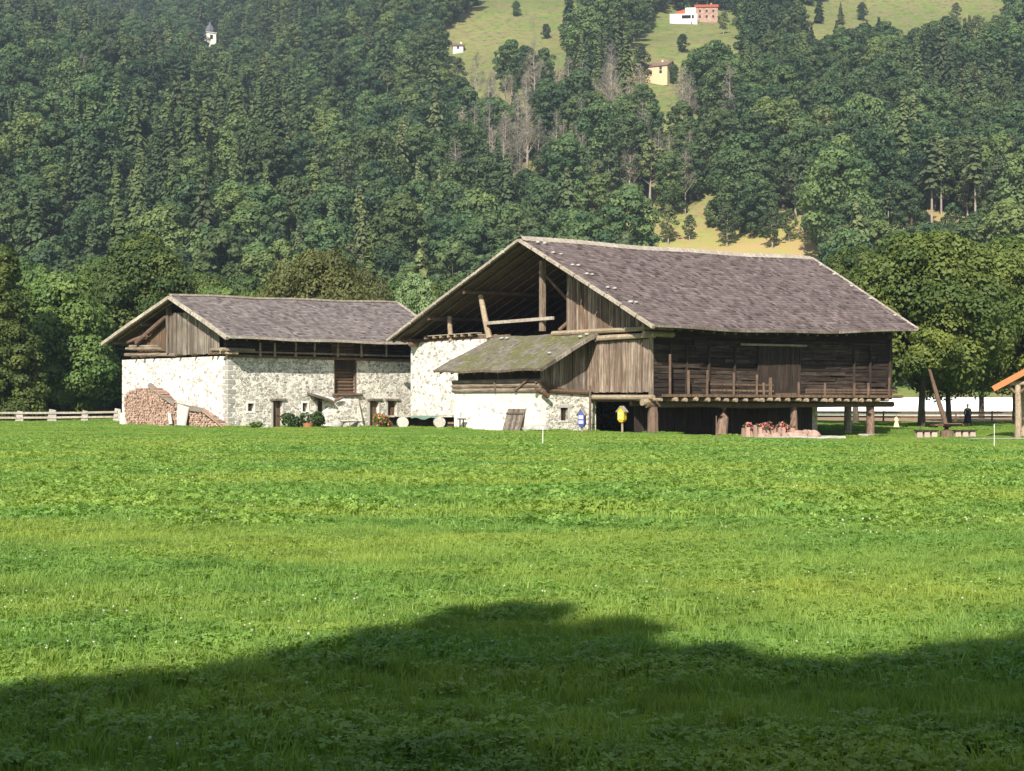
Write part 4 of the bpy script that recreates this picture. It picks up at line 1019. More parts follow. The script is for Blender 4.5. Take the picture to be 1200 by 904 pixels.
def crown_lobes(H, W, base, K, shape='round', lean=(0, 0)):
    cs, rr = [], []
    for k in range(K):
        t = (k+.5)/K; z = base+(H-base)*(t**.85); u = (z-base)/(H-base)
        if shape == 'round': prof = math.sqrt(max(0, 1-(1.7*u-.72)**2 if u > .42 else 1-((.42-u)/.60)**2))
        elif shape == 'cone': prof = (1-u)**.75*.9+.12
        else: prof = math.sin(math.pi*min(1, u*.85+.13))**.7
        a = k*2.399+random.uniform(-.3, .3); rd = W/2*prof*random.uniform(.35, .98)
        s_ = W*random.uniform(.085, .20)*(.75+.35*prof)
        cs.append((math.cos(a)*rd+lean[0]*u*u*H, math.sin(a)*rd+lean[1]*u*u*H, z-s_*.6)); rr.append((s_, s_, s_*random.uniform(.62, .85)))
    return cs, rr
def broadleaf_meshes(H, W, base, K, n, size, mat, bark, shape='round', spread=None, nl=10, tr=None):
    cs, rr = crown_lobes(H, W, base, K, shape)
    V, Q, tt = leaves(cs, rr, [n//K]*K, size, up=.5, jit=.38, flat=.25, shell=(.74, 1.06))
    cm = leaf_mesh('crown', V, Q, tt, mat)
    m = MB(); limb_mesh(m, H, tr or H*.018, nl, (spread or W*.45), base=min(.8, base/H+.02))
    t = m.build('trunk', bark); tm = t.data; bpy.data.objects.remove(t)
    return cm, tm
def tree(cm, tm, X, Y, sc, rz, label, group=None, name='tree', cat='tree', tilt=(0, 0)):
    r_ = empty(name, (X, Y, T(X, Y)-.05), rz); r_.scale = (sc[0], sc[0], sc[1]) if isinstance(sc, tuple) else (sc, sc, sc)
    r_.rotation_euler = (tilt[0], tilt[1], rz)
    tag(r_, label, cat, group); obj('crown', cm, r_); obj('trunk', tm, r_); return r_
NB = broadleaf_meshes(13, 11, 4.3, 95, 52000, .23, LF_NEAR, BARK, 'round', tr=.22, nl=16)
NB2 = broadleaf_meshes(15, 10, 4.0, 95, 52000, .24, LF_NEAR, BARK, 'tall', tr=.27, nl=16)
MP = broadleaf_meshes(14, 11, 2.2, 80, 40000, .30, LF_BRIGHT, BARK, 'round', tr=.24, nl=12)
OL = broadleaf_meshes(15, 15, 3.0, 90, 44000, .27, LF_OLIVE, BARK, 'round', tr=.3, nl=12)
WI = broadleaf_meshes(11, 8, 1.5, 60, 26000, .19, LF_WILLOW, BARK, 'round', tr=.24, nl=12)
SP = broadleaf_meshes(20, 10, 1.5, 120, 50000, .29, LF_NEAR, BARK, 'cone', tr=.3, nl=14)
def tpx(ms, px, Y, ytop, wpx, H, W, label, rz=0, name='tree', cat='tree', group=None, tilt=(0, 0)):
    X = (px-600)/F*Y; g = T(X, Y); h = CAMZ+(HOR-ytop)/F*Y-g; wd = wpx*Y/F
    return tree(ms[0], ms[1], X, Y, (wd/W, h/H), rz, label, group, name, cat, tilt)
# right-hand side trees
tpx(NB, 1080, 114, 270, 195, 13, 11, 'big broadleaf tree with dark trunk right behind the end of the big barn', .4, 'broadleaf_tree')
tpx(NB2, 1003, 135, 288, 120, 15, 10, 'lighter green tree just above the far end of the barn roof', 1.4, 'broadleaf_tree')
tpx(NB2, 1112, 121, 300, 120, 15, 10, 'broadleaf tree with leaning pale trunk beside the picnic table', 2.4, 'broadleaf_tree')
tpx(NB, 1190, 128, 278, 165, 13, 11, 'broad tree at the right edge behind the orange-edged shelter', 3.6, 'broadleaf_tree')
tpx(NB, 1265, 122, 285, 170, 13, 11, 'broad tree just beyond the right edge of the picture', 5.1, 'broadleaf_tree')
tpx(NB2, 1150, 152, 300, 120, 15, 10, 'broadleaf tree standing between and behind the two big right-hand trees', 4.1, 'broadleaf_tree')
# the leaning stem in front
X, Y, g = grounded(1110, 108); m = MB(); m.log([(0, 0, -.2), (-.25, 0, .9), (-.62, 0, 2.0), (-1.3, 0, 4.4)], [.21, .19, .18, .1], 8); sp_ = empty('leaning_tree', (X, Y, g)); tag(sp_, 'leaning brown tree stem between the picnic table and the dark trunk', 'tree')
m.build('trunk', W_POST, sp_)
cs = [(-.9+random.uniform(-1.2, 1.2), random.uniform(-.8, .8), 5.2+random.uniform(-.7, 1.6)) for _ in range(14)]
obj('crown', leaf_mesh('crown', *leaves(cs, [(.9,.9,.6)]*14, [420]*14, .2, flat=.3), LF_NEAR), sp_)
# trees behind the barns, centre
tpx(OL, 372, 150, 294, 150, 15, 15, 'wide olive-brown tree behind the roof of the stone barn', .3, 'broadleaf_tree')
tpx(OL, 425, 165, 315, 90, 15, 15, 'smaller olive-brown tree right of the wide one behind the stone barn roof', 2.3, 'broadleaf_tree')
tpx(WI, 488, 140, 318, 72, 11, 8, 'pale grey-green willow between the two barn roofs', 0, 'willow')
# left-hand trees
tpx(NB2, 166, 152, 274, 135, 15, 10, 'tall pyramid-shaped broadleaf tree behind the left barn gable', .8, 'broadleaf_tree')
tpx(MP, 75, 142, 318, 130, 14, 11, 'bright green maple in the middle of the left-hand tree row', .4, 'maple')
tpx(MP, 118, 158, 300, 100, 14, 11, 'bright green maple behind the left fence, next to the tall pointed tree', 2.4, 'maple')
tpx(SP, -2, 130, 285, 105, 20, 10, 'dark dense tree cut by the left edge of the picture', .4, 'broadleaf_tree')
tpx(MP, 28, 165, 305, 110, 14, 11, 'bright green maple behind the dark tree at the left edge', 4.4, 'maple')
tpx(NB, -80, 140, 300, 160, 13, 11, 'broad tree just beyond the left edge of the picture', 1.4, 'broadleaf_tree')
ORD = 'first second third fourth fifth sixth seventh eighth ninth tenth eleventh twelfth thirteenth fourteenth fifteenth sixteenth seventeenth eighteenth nineteenth'.split(); BP = [-60, -40, 10, 45, 70, 105, 130, 150, 185, 210, 240, 255, 285, 300, 330, 405, 450, 500, 540]
k = 0
for px, Y, yt, wp in ((10, 190, 318, 100), (70, 185, 322, 100), (130, 192, 320, 110), (185, 188, 318, 90), (240, 184, 320, 90), (285, 190, 322, 90), (330, 186, 325, 90), (45, 178, 350, 80), (105, 176, 350, 80), (150, 174, 345, 80), (210, 172, 340, 80), (255, 176, 335, 80),
                      (300, 173, 340, 80), (450, 190, 330, 90), (500, 200, 330, 90), (540, 190, 325, 90), (405, 195, 322, 90), (-40, 190, 320, 100), (-60, 176, 330, 100)):
    ms = (NB, MP, NB2, MP)[k % 4]; HW = ((13, 11), (14, 11), (15, 10), (14, 11))[k % 4]
    tpx(ms, px, Y, yt, wp*1.15, *HW, 'green broadleaf tree in the belt behind the barns, %s tree from its left end' % ORD[BP.index(px)], k*1.1, 'broadleaf_tree', group='tree belt behind the barns'); k += 1
for k in range(34):
    px = -90+k*13+random.uniform(-5, 5); Y = random.uniform(166, 182)
    X, Y, g = grounded(px, Y)
    r_ = empty('undergrowth_shrub', (X, Y, g), random.random()*6); r_.scale = (1, 1, random.uniform(.8, 1.2)); tag(r_, 'dark shrub in the undergrowth below the tree belt', 'shrub', 'undergrowth shrubs of the tree belt')
    if k == 0: shr = leaf_mesh('foliage', *leaves([(random.uniform(-1.5, 1.5), random.uniform(-1, 1), random.uniform(.8, 2.6)) for _ in range(10)], [(1.1, 1, .9)]*10, [120]*10, .42), LF_NEAR)
    obj('foliage', shr, r_)

# trees behind the camera that shade the near meadow
def shade_tree(xt, yt, Hc, W, lab):
    # top shadow falls on (xt, yt)
    k = Hc/math.tan(R(SUN_EL)); X = xt-k*math.sin(R(SUN_AZ)); Y = yt-k*math.cos(R(SUN_AZ))
    tree(SHD[0], SHD[1], X, Y, (W/10, Hc/16), xt*3, lab, 'trees behind the camera', 'broadleaf_tree')
SHD = broadleaf_meshes(16, 10, .4, 110, 30000, .55, LF_NEAR, BARK, 'tall', tr=.25, nl=12)
for xt, yt, Hc, W in ((-13, 9, 14, 8), (13, 9.6, 14, 8), (3.8, 6.4, 12, 8), (-2.5, 6.0, 12, 8), (9, 7.5, 13, 9), (-8, 6.6, 13, 9), (.6, 7.4, 12, 6), (0, 2, 11, 9), (5, 2, 11, 9), (-5, 2, 11, 9)):
    shade_tree(xt, yt, Hc, W, 'leafy tree behind the camera whose shadow falls on the near meadow')
POP = broadleaf_meshes(16, 2.9, .4, 70, 5200, .34, LF_NEAR, BARK, 'tall', tr=.14, nl=12, spread=.8)
kk = 0  # unseen slim trees, added and spaced so their tops draw the meadow's shadow edge
for xt, yt in ((-9.5, 8.6), (-8.3, 8.2), (-7.1, 7.9), (-5.9, 7.7), (-4.8, 7.7), (-3.8, 7.9), (-2.9, 8.2), (-2.2, 8.7), (-1.5, 9.0), (-.95, 9.7), (-.4, 10.9), (.15, 12.1), (.7, 11.0), (1.3, 9.6), (1.95, 9.2), (2.6, 9.5), (3.2, 10.1), (3.9, 10.6), (4.7, 10.2), (5.6, 9.8), (6.6, 10.3), (7.6, 10.0), (8.7, 9.7), (9.9, 9.9)):
    kk += 1; Hc = 14.5+.5*math.sin(kk*2.1); q = Hc/math.tan(R(SUN_EL)); X = xt-q*math.sin(R(SUN_AZ)); Y = yt-q*math.cos(R(SUN_AZ))
    tree(POP[0], POP[1], X, Y, (1.0, Hc/16), kk*1.3, 'slim unseen tree behind the camera, shaped to cast the edge of the meadow shadow', 'unseen tree row shaped to cast the meadow shadow edge', 'shade_poplar')

# ---------------- hillside forest
def conifer_mesh(H, W, tiers, mat, base=.12, gaps=0.0, bark=BARK, size=1.0, droop=.35):
    V = []; tt = []
    for i in range(tiers):
        t = (i+rng.random())/tiers; z = H*(base+(1-base)*t); L = W/2*(1-t)**.8*rng.uniform(.7, 1.15)+.25; nb = int((6+8*(1-t))*(1.35 if size < .8 else 1))
        for b in range(nb):
            if rng.random() < gaps: continue
            a = rng.random()*2*math.pi; ca, sa = math.cos(a), math.sin(a); tint = rng.random()
            Lb = L*rng.uniform(.6, 1.15); z = H*(base+(1-base)*t)+rng.normal()*.35
            for s_ in range(4):
                f0 = .12+s_*.22; r0_, r1_ = Lb*f0, Lb*(f0+.32); z0 = z-droop*r0_+rng.normal()*.08*size; z1 = z-droop*r1_-.12*r1_
                wd = size*(.42+.55*(1-f0))*rng.uniform(.7, 1.2)*W/7
                tw = rng.normal()*.35; px_, py_ = -sa*wd, ca*wd
                V += [(ca*r0_-px_*.6, sa*r0_-py_*.6, z0-tw*.4), (ca*r0_+px_*.6, sa*r0_+py_*.6, z0+tw*.4), (ca*r1_+px_, sa*r1_+py_, z1-.18+tw*.4), (ca*r1_-px_, sa*r1_-py_, z1-.18-tw*.4)]
                tt.append(min(1, max(0, tint*.6+f0*.5)))
    V = np.array(V); Q = np.arange(len(V)).reshape(-1, 4); return leaf_mesh('crown', V, Q, np.array(tt), mat)
def trunk_mesh(H, r0, bark):
    m = MB(); m.log([(0, 0, -1), (0, 0, H*.5), (0, 0, H*.97)], [r0, r0*.6, r0*.1], 6, wob=.02); o = m.build('trunk', bark); d = o.data; bpy.data.objects.remove(o); return d
def joined(cm, tm, name):
    """one far-tree mesh: crown + trunk with two materials"""
    import bmesh
    bm = bmesh.new(); bm.from_mesh(cm); nf = len(bm.faces); bm.from_mesh(tm); bm.faces.ensure_lookup_table()
    for f in bm.faces[nf:]: f.material_index = 1
    me = bpy.data.meshes.new(name); bm.to_mesh(me); bm.free(); me.materials.append(cm.materials[0]); me.materials.append(tm.materials[0]); return me
def bare_mesh(H, W, mat, bark):
    m = MB(); tips = []
    m.log([(0, 0, -1), (.1, 0, H*.4), (-.1, .1, H*.75), (0, 0, H)], [.2, .16, .1, .03], 5)
    for k in range(34):
        t = random.uniform(.28, .97); a = random.random()*6.28; L = W/2*random.uniform(.4, 1)*(1.15-t)
        p = Vector((0, 0, H*t)); e_ = p+Vector((math.cos(a)*L, math.sin(a)*L, L*random.uniform(.7, 1.5)))
        m.log([p, e_], [.07, .02], 4, wob=0); tips.append(tuple(p.lerp(e_, .8)))
    o = m.build('b', bark); tm = o.data; bpy.data.objects.remove(o)
    cm = leaf_mesh('crown', *leaves(tips, [(1.0, 1.0, 1.5)]*len(tips), [70]*len(tips), .36, asp=.22, jit=1.0, shell=(.2, 1)), mat)
    return joined(cm, tm, 'bare_tree')
def fb(H, W, base, K, n, size, mat, bark=BARK, shape='round'):
    cm, tm = broadleaf_meshes(H, W, base, K, n, size, mat, bark, shape, nl=5); return joined(cm, tm, 'broadleaf_tree')
FB = [fb(18, 10, 3, 44, 8000, .50, LF_BROAD), fb(20, 11, 4, 50, 8500, .52, LF_BROAD, shape='tall'), fb(16, 10, 2, 40, 7500, .48, LF_BROAD), fb(19, 12, 5, 50, 9000, .52, LF_BROAD),
      fb(17, 9, 3, 40, 7000, .48, LF_BROAD, shape='tall')]
FC = [joined(conifer_mesh(24, 7.5, 44, LF_CONIF, size=.62), trunk_mesh(24, .3, BARK), 'conifer'), joined(conifer_mesh(22, 6.2, 42, LF_CONIF, size=.62), trunk_mesh(22, .3, BARK), 'conifer'), joined(conifer_mesh(26, 8, 44, LF_CONIF, gaps=.15, size=.62), trunk_mesh(26, .3, BARK), 'conifer')]
FO = [joined(conifer_mesh(21, 7, 34, LF_LARCH, gaps=.35, base=.3, size=.55), trunk_mesh(21, .26, BARK_PALE), 'larch'), fb(15, 8, 4, 34, 3600, .42, LF_LARCH, BARK_PALE, 'tall')]
FD = [bare_mesh(19, 9.5, LF_DEAD, BARK_PALE), bare_mesh(16, 8.5, LF_DEAD, BARK_PALE)]
PROT = FB+FC+FO+FD; HT = [18, 20, 16, 19, 17, 24, 22, 26, 21, 15, 18, 15]
NAMES = ['broadleaf_tree']*5+['conifer']*3+['larch', 'birch']+['bare_tree']*2
clear = [  # clearings, in the photograph's pixels: polygons of open grass seen on the hill
    [(700, 268), (745, 258), (830, 262), (868, 276), (905, 262), (938, 236), (950, 260), (945, 305), (700, 285)],
    [(520, 30), (560, -5), (700, -5), (665, 18), (655, 40), (560, 52), (520, 52)],
    [(716, 60), (745, 38), (790, 24), (870, 16), (890, 24), (870, 38), (815, 58), (745, 68)],
    [(900, 20), (945, 2), (1190, -20), (1185, 12), (1090, 24), (960, 20)],
]
def inpoly(x, y, poly):
    c = False
    for i in range(len(poly)):
        (a, b), (c2, d) = poly[i-1], poly[i]
        if (b > y) != (d > y) and x < (c2-a)*(y-b)/(d-b)+a: c = not c
    return c
keep = [(246, 40, 9, 14), (818, 16, 42, 16), (770, 76, 20, 8), (536, 56, 7, 5)]      # little buildings that must stay in view
def blocked(X, Y, z, h, wd):
    px, pb = pix(X, Y, z); pt_ = pix(X, Y, z+h)[1]; wp = wd/Y*F/2
    hits = 0; tot = 0
    for fy in (.05, .3, .55, .8, .97):
        for fx in (-.6, 0, .6):
            tot += 1; x = px+fx*wp*(1.1-fy*.6); y = pb+(pt_-pb)*fy
            for pl_ in clear:
                if inpoly(x, y, pl_): hits += 2 if pl_ is clear[0] and x > 690 else 1; break
    if hits/tot > .18: return True
    for cx, cy, rx, ry in keep:
        yb_ = BASEY.get((cx, 80 if cx == 770 else cy), 9e9)
        if abs(px-cx) < rx+wp*.8 and pt_ < cy+ry*.6 and pb > cy-ry and Y < yb_+3: return True
        if abs(px-cx) < rx+wp*.5 and abs(Y-yb_) < 12: return True
    return False

# ---- little buildings on the hill
BASEY = {}
def hill_spot(key, px, py):
    v = hit(px, py); BASEY[key] = v.y; return v, v.y/F
def gable_house(name, label, cat, v, w_, d_, h_, rise, wallm, roofm, rot=0, wins=((-.3, .5), (.3, .5)), over=.5):
    r_ = empty(name, v, R(rot)); tag(r_, label, cat); m = MB()
    m.box(-w_/2, w_/2, -d_/2, d_/2, -4, h_); m.add([(-w_/2, -d_/2, h_), (-w_/2, d_/2, h_), (-w_/2, 0, h_+rise), (w_/2, -d_/2, h_), (w_/2, d_/2, h_), (w_/2, 0, h_+rise)], [(0,1,2), (3,5,4)]); m.build('wall', wallm, r_)
    m = MB()
    for s_ in (-1, 1):
        a = [(-w_/2-over, s_*(d_/2+over), h_-over*rise/(d_/2)), (w_/2+over, s_*(d_/2+over), h_-over*rise/(d_/2)), (w_/2+over, 0, h_+rise), (-w_/2-over, 0, h_+rise)]
        m.hexa([Vector(p)+Vector((0, 0, .05)) for p in a], [Vector(p)+Vector((0, 0, .3)) for p in a])
    rf = m.build('roof', roofm, r_); m = MB(); m.box(w_*.2, w_*.2+.7, -.3, .4, h_+rise*.6, h_+rise+1.0); m.build('chimney', wallm, rf)
    for fx, fz in wins:
        m = MB(); m.box(fx*w_-.5, fx*w_+.5, -d_/2-.05, -d_/2+.05, h_*fz-.6, h_*fz+.6); m.build('window', GLASSD, r_)
    return r_
v, k = hill_spot((246, 40), 246, 56)
ch = empty('church_tower', v, R(30)); tag(ch, 'white church tower with grey onion spire above the hillside forest', 'church tower')
zt = CAMZ+(HOR-40)*k-v.z; hw = 5.6*k
m = MB(); m.box(-hw, hw, -hw, hw, -3, zt); m.box(-hw*1.15, hw*1.15, -hw*1.15, hw*1.15, zt, zt+.8*k); tw = m.build('tower', WHITEP, ch)
for s_ in ((0, -1), (-1, 0)):
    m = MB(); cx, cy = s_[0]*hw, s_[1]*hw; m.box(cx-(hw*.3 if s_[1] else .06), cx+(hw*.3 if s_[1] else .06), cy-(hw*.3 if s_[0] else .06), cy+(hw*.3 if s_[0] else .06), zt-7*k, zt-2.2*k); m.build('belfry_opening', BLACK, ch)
m = MB(); n = 8; rs = ((0, 5.2), (2.0, 6.0), (4.5, 5.6), (7.5, 3.8), (10, 1.6), (14, .3)); V = [(math.cos(j*math.pi/4+.39)*r_*k, math.sin(j*math.pi/4+.39)*r_*k, zt+.8*k+z*k) for z, r_ in rs for j in range(n)]
m.add(V, [(i*n+j, i*n+(j+1) % n, (i+1)*n+(j+1) % n, (i+1)*n+j) for i in range(5) for j in range(n)], .3); m.build('spire', SLATE, ch)
v, k = hill_spot((818, 16), 815, 27)
wh = empty('white_house', v, R(-6)); tag(wh, 'white flat-fronted house with red roof at the top of the meadow', 'house')
m = MB(); m.box(-30*k, 2*k, -4, 8, -3, 8*k); m.box(-12*k, 0, -3.8, 4, 8*k, 15*k); m.build('wall', WHITEP, wh)
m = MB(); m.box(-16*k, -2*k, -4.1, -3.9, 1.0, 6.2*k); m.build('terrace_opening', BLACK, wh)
m = MB(); m.hexa([(-25*k,-3,8*k),(-12.2*k,-3,8*k),(-12.2*k,6,8*k),(-25*k,6,8*k)], [(-20*k,-1,13*k),(-12.2*k,-1,15*k),(-12.2*k,4,15*k),(-20*k,4,13*k)]); m.build('roof', ROOFRED, wh)
m = MB(); m.beam((-5*k, -5.5, -1), (-5*k, -5.5, 8*k), .5, .5); m.build('pillar', WHITEP, wh)
v2 = v+Vector((14*k, 5, 1.0))
gable_house('brick_house', 'reddish brick house with bright red roof right of the white house', 'house', v2, 26*k, 9, 16*k, 5*k, plain('reddish_brick', (.36,.19,.14), (.55,.40,.32), 1.2), ROOFRED, -4, ((-.3, .3), (0, .3), (.3, .3), (-.3, .7), (0, .7), (.3, .7)))
v, k = hill_spot((770, 80), 768, 93)
gable_house('farmhouse', 'cream farmhouse with brown roof half hidden among trees below the meadow', 'farmhouse', v, 40*k, 11, 11*k, 7*k, CREAM, ROOFBRN, -24, ((-.3, .35), (.0, .35), (.3, .35), (-.3, .75), (.3, .75)))
v, k = hill_spot((536, 56), 537, 61)
gable_house('hut', 'tiny white hut with reddish roof at the lower edge of the left-hand hill meadow', 'hut', v, 12*k, 5, 5*k, 3*k, WHITEP, ROOFBRN, 0, ((0, .5),))
v, k = hill_spot((718, 66), 714, 76)
gable_house('small_barn', 'dark roofed small barn at the left foot of the big hill meadow', 'barn', v, 13*k, 6, 6*k, 4*k, WHITEP, ROOFBRN, 90, ((0, .5),))

def smoothn(x, y): return noise.noise(Vector((x, y, 3.3)))
pts = []
yv = 205.0
while yv < 1200:
    step = 8.6 if yv < 450 else 9.8
    xr = (760/F)*yv
    x = -xr+random.random()*step
    while x < xr:
        X = x+random.uniform(-.42, .42)*step; Y = yv+random.uniform(-.42, .42)*step; x += step
        px = 600+X/Y*F
        if Y < 262 and (px > 560 and Y < 262): continue
        if px > 930 and Y < 285: continue
        z = T(X, Y); py = HOR-(z-CAMZ)/Y*F
        if py < -75: continue
        # what grows here
        nzx = smoothn(X*.012, Y*.012); nz2 = smoothn(X*.03+9, Y*.03)
        pc = .08+.8*nzx
        topy = py-20/Y*F
        if 170 < px < 350 and 195 < py < 330: pc = .6
        if px > 850 and py < 150: pc = max(pc, .42)
        if 300 < px < 420 and py < 90: pc = .55
        dead = 0
        if 520 < px < 860 and 130 < py < 265: dead = .42+1.3*nz2
        if 90 < px < 165 and 100 < py < 200: dead = .12
        if random.random() < dead: idx = 10+int(random.random()*2)
        elif random.random() < pc: idx = 5+int(random.random()*3)
        elif random.random() < .10+.15*(nz2 > .15): idx = 8+int(random.random()*2)
        else: idx = int(random.random()*5)
        sc = random.uniform(.85, 1.45)*(1.0 if idx not in (5, 6, 7) else .88)
        if Y < 300: sc *= .85
        h = HT[idx]*sc
        if blocked(X, Y, z, h, 9*sc): continue
        pts.append([X, Y, z-.3, idx, sc, random.random()*6.28])
    yv += step*.92
# thin scatter of small trees inside and along the clearings
for (px, py, idx, sc) in ((751, 99, 9, 1.0), (790, 99, 1, .4), (748, 291, 2, .3), (756, 288, 0, .35), (783, 289, 9, .75), (852, 290, 9, .8), (882, 280, 0, .95), (893, 276, 3, .7), (735, 286, 2, .2), (915, 266, 2, .25), (808, 283, 9, .5), (835, 268, 2, .5), (905, 292, 9, .72), (942, 296, 10, .6), (925, 285, 9, .6), (605, 20, 1, .4), (690, 30, 2, .6), (675, 62, 2, .8), (905, 14, 3, .6), (960, 28, 5, .7), (985, 36, 8, .6), (1120, 30, 9, .8), (1010, 25, 1, .5), (640, 46, 2, .45), (800, 62, 2, .5), (848, 40, 9, .7)):
    v = hit(px, py); pts.append([v.x, v.y, v.z-.3, idx, sc, random.random()*6])
tall = []   # pale-trunked pines that stand out on the right, and pale stems on the left
PINE = (conifer_mesh(24, 6.5, 15, LF_LARCH, base=.52, gaps=.25, size=1.1), trunk_mesh(24, .34, BARK_PALE))
BIRCH = broadleaf_meshes(17, 6, 9, 18, 1500, .6, LF_LARCH, BARK_PALE, 'round', nl=8)
for px, yb, yt, ms, H, lb in ((1092, 276, 158, PINE, 24, 'tall pine with long bare pale trunk, left of the three on the right hillside'), (1103, 252, 160, PINE, 24, 'tall pine with pale trunk just right of the leftmost tall pine'), (1143, 262, 160, PINE, 24, 'tall pine with pale trunk, rightmost of the three tall pines'),
                              (1041, 275, 208, PINE, 24, 'slim pine with short crown and bare pale stem over the right-hand trees'), (72, 300, 225, BIRCH, 17, 'pale-stemmed tree with forked trunk low on the left hillside'), (715, 262, 180, BIRCH, 17, 'pale-stemmed birch at the top left of the dry knoll'), (762, 252, 165, BIRCH, 17, 'pale-stemmed birch above the middle of the dry knoll'), (842, 240, 180, BIRCH, 17, 'birch with slanting pale stem right above the dry knoll')):
    v = hit(px, yb); h = (yb-yt)/F*v.y; s_ = h/H; tall.append((v.x, v.y, yb)) if (ms is PINE or px == 72) else None
    r_ = empty('pine' if ms is PINE else 'birch', (v.x, v.y, v.z-.3), px); r_.scale = (s_*1.05, s_*1.05, s_); tag(r_, lb, 'tree'); obj('crown', ms[0], r_); obj('trunk', ms[1], r_)
def keep_clear(p):
    """trees standing in front of a stand-out stem stay low enough to leave it in view"""
    w_ = 4.6*p[4]/p[1]*F; px = 600+p[0]/p[1]*F
    for a, b, pyb in tall:
        if p[1] < b+3 and abs(px-600-a/b*F) < w_*.75+2:
            lim = ((HOR-(pyb-14))/F*p[1]+CAMZ-p[2])/HT[p[3]]
            if lim < .42: return None
            p[4] = min(p[4], lim)
    return p
pts = [q for q in (keep_clear(p) for p in pts) if q]
pts.sort(key=lambda p: p[1]/p[4])
LAB = {'broadleaf_tree': 'green round-crowned tree in the dense forest of the hillside', 'conifer': 'dark pointed conifer in the dense forest of the hillside', 'larch': 'thin yellowish-green larch scattered in the hillside forest',
       'birch': 'pale thin-leaved birch scattered on the hillside', 'bare_tree': 'grey leafless dying tree among the green forest of the hillside'}
def on_screen(p):
    px, py = pix(p[0], p[1], p[2]); return -10 < px < 1210 and py-HT[p[3]]*p[4]/p[1]*F < 330 and py > -5
vis = [p for p in pts if on_screen(p)]; N1 = {id(p) for p in vis[:300]}
for p in pts:
    if id(p) not in N1: continue
    nm = NAMES[p[3]]; o = bpy.data.objects.new(nm, PROT[p[3]]); C.objects.link(o)
    o.location = p[:3]; o.rotation_euler = (0, 0, p[5]); o.scale = (p[4], p[4], p[4]*random.uniform(.9, 1.1)); tag(o, LAB[nm], 'tree', {'birch': 'hillside birches', 'larch': 'hillside larches'}.get(nm, 'hillside '+nm.replace('_', ' ')+'s'))
rest = [p for p in pts if id(p) not in N1]
print('forest', len(pts), len(rest))

# instancing object for uncountable stuff
def scatter(name, arr, protos, parent_mat=None):
    """arr rows: x, y, z, index, scale, rot"""
    arr = np.array(arr, dtype=np.float32)
    me = bpy.data.meshes.new(name); me.vertices.add(len(arr)); me.vertices.foreach_set('co', arr[:, :3].ravel())
    for nm, col, typ in (('idx', 3, 'INT'), ('sc', 4, 'FLOAT'), ('rz', 5, 'FLOAT')):
        a = me.attributes.new(nm, typ, 'POINT'); a.data.foreach_set('value', arr[:, col].astype(np.int32) if typ == 'INT' else np.ascontiguousarray(arr[:, col]))
    o = bpy.data.objects.new(name, me); C.objects.link(o); o['kind'] = 'stuff'
    ng = bpy.data.node_groups.new(name+'_scatter', 'GeometryNodeTree')
    ng.interface.new_socket('Geometry', in_out='INPUT', socket_type='NodeSocketGeometry'); ng.interface.new_socket('Geometry', in_out='OUTPUT', socket_type='NodeSocketGeometry')
    N = ng.nodes; L = ng.links; gi = N.new('NodeGroupInput'); go = N.new('NodeGroupOutput')
    iop = N.new('GeometryNodeInstanceOnPoints'); L.new(gi.outputs[0], iop.inputs['Points'])
    col = bpy.data.collections.new(name+'_kinds')
    for k, p in enumerate(protos):
        po_ = bpy.data.objects.new('%s_kind_%02d' % (name, k), p); col.objects.link(po_)
    ci = N.new('GeometryNodeCollectionInfo'); ci.inputs['Collection'].default_value = col; ci.inputs['Separate Children'].default_value = True; ci.inputs['Reset Children'].default_value = True
    L.new(ci.outputs[0], iop.inputs['Instance']); iop.inputs['Pick Instance'].default_value = True
    def na(nm, typ):
        n_ = N.new('GeometryNodeInputNamedAttribute'); n_.data_type = typ; n_.inputs['Name'].default_value = nm; return n_.outputs['Attribute']
    L.new(na('idx', 'INT'), iop.inputs['Instance Index']); L.new(na('sc', 'FLOAT'), iop.inputs['Scale'])
    cx = N.new('ShaderNodeCombineXYZ'); L.new(na('rz', 'FLOAT'), cx.inputs[2])
    L.new(cx.outputs[0], iop.inputs['Rotation']); L.new(iop.outputs[0], go.inputs[0])
    md = o.modifiers.new('scatter', 'NODES'); md.node_group = ng
    return o
scatter('forest', rest, PROT)

# ------------------------------------------------------------------ meadow grass
def grassmat(name, ca, cb, cy):
    m, n, l, b = M(name, .55, .3)
    pos = mapped(n, l, (.11, .22, .0), 'World'); big = tex_noise(n, l, pos, 1.0, 4)
    pos2 = mapped(n, l, (.9, 1.3, .0), 'World'); sm_ = tex_noise(n, l, pos2, 1.0, 4, .7)
    base = mixc(n, l, attr(n), ca, cb)
    base = mixc(n, l, ramp(n, l, big, [(.42, 0.0), (.62, .8)]), base, cy)
    base = mixc(n, l, 1.0, base, ramp(n, l, sm_, [(.32, (.58,.66,.60)), (.55, (1,1,1))]), 'MULTIPLY')
    l.new(base, b.inputs['Base Color'])
    tr = n.new('ShaderNodeBsdfTranslucent'); l.new(mixc(n, l, 1.0, base, (1.4,1.5,.5), 'MULTIPLY'), tr.inputs[0])
    ms = n.new('ShaderNodeMixShader'); ms.inputs[0].default_value = .35
    l.new(b.outputs[0], ms.inputs[1]); l.new(tr.outputs[0], ms.inputs[2]); l.new(ms.outputs[0], n['Material Output'].inputs['Surface'])
    return m
GR = grassmat('grass_blades', (.115,.225,.045), (.27,.405,.095), (.33,.39,.075))
GC = grassmat('clover_leaves', (.105,.225,.045), (.26,.42,.095), (.32,.40,.075))
WF = skinmat('white_blossom', (.62,.60,.48))
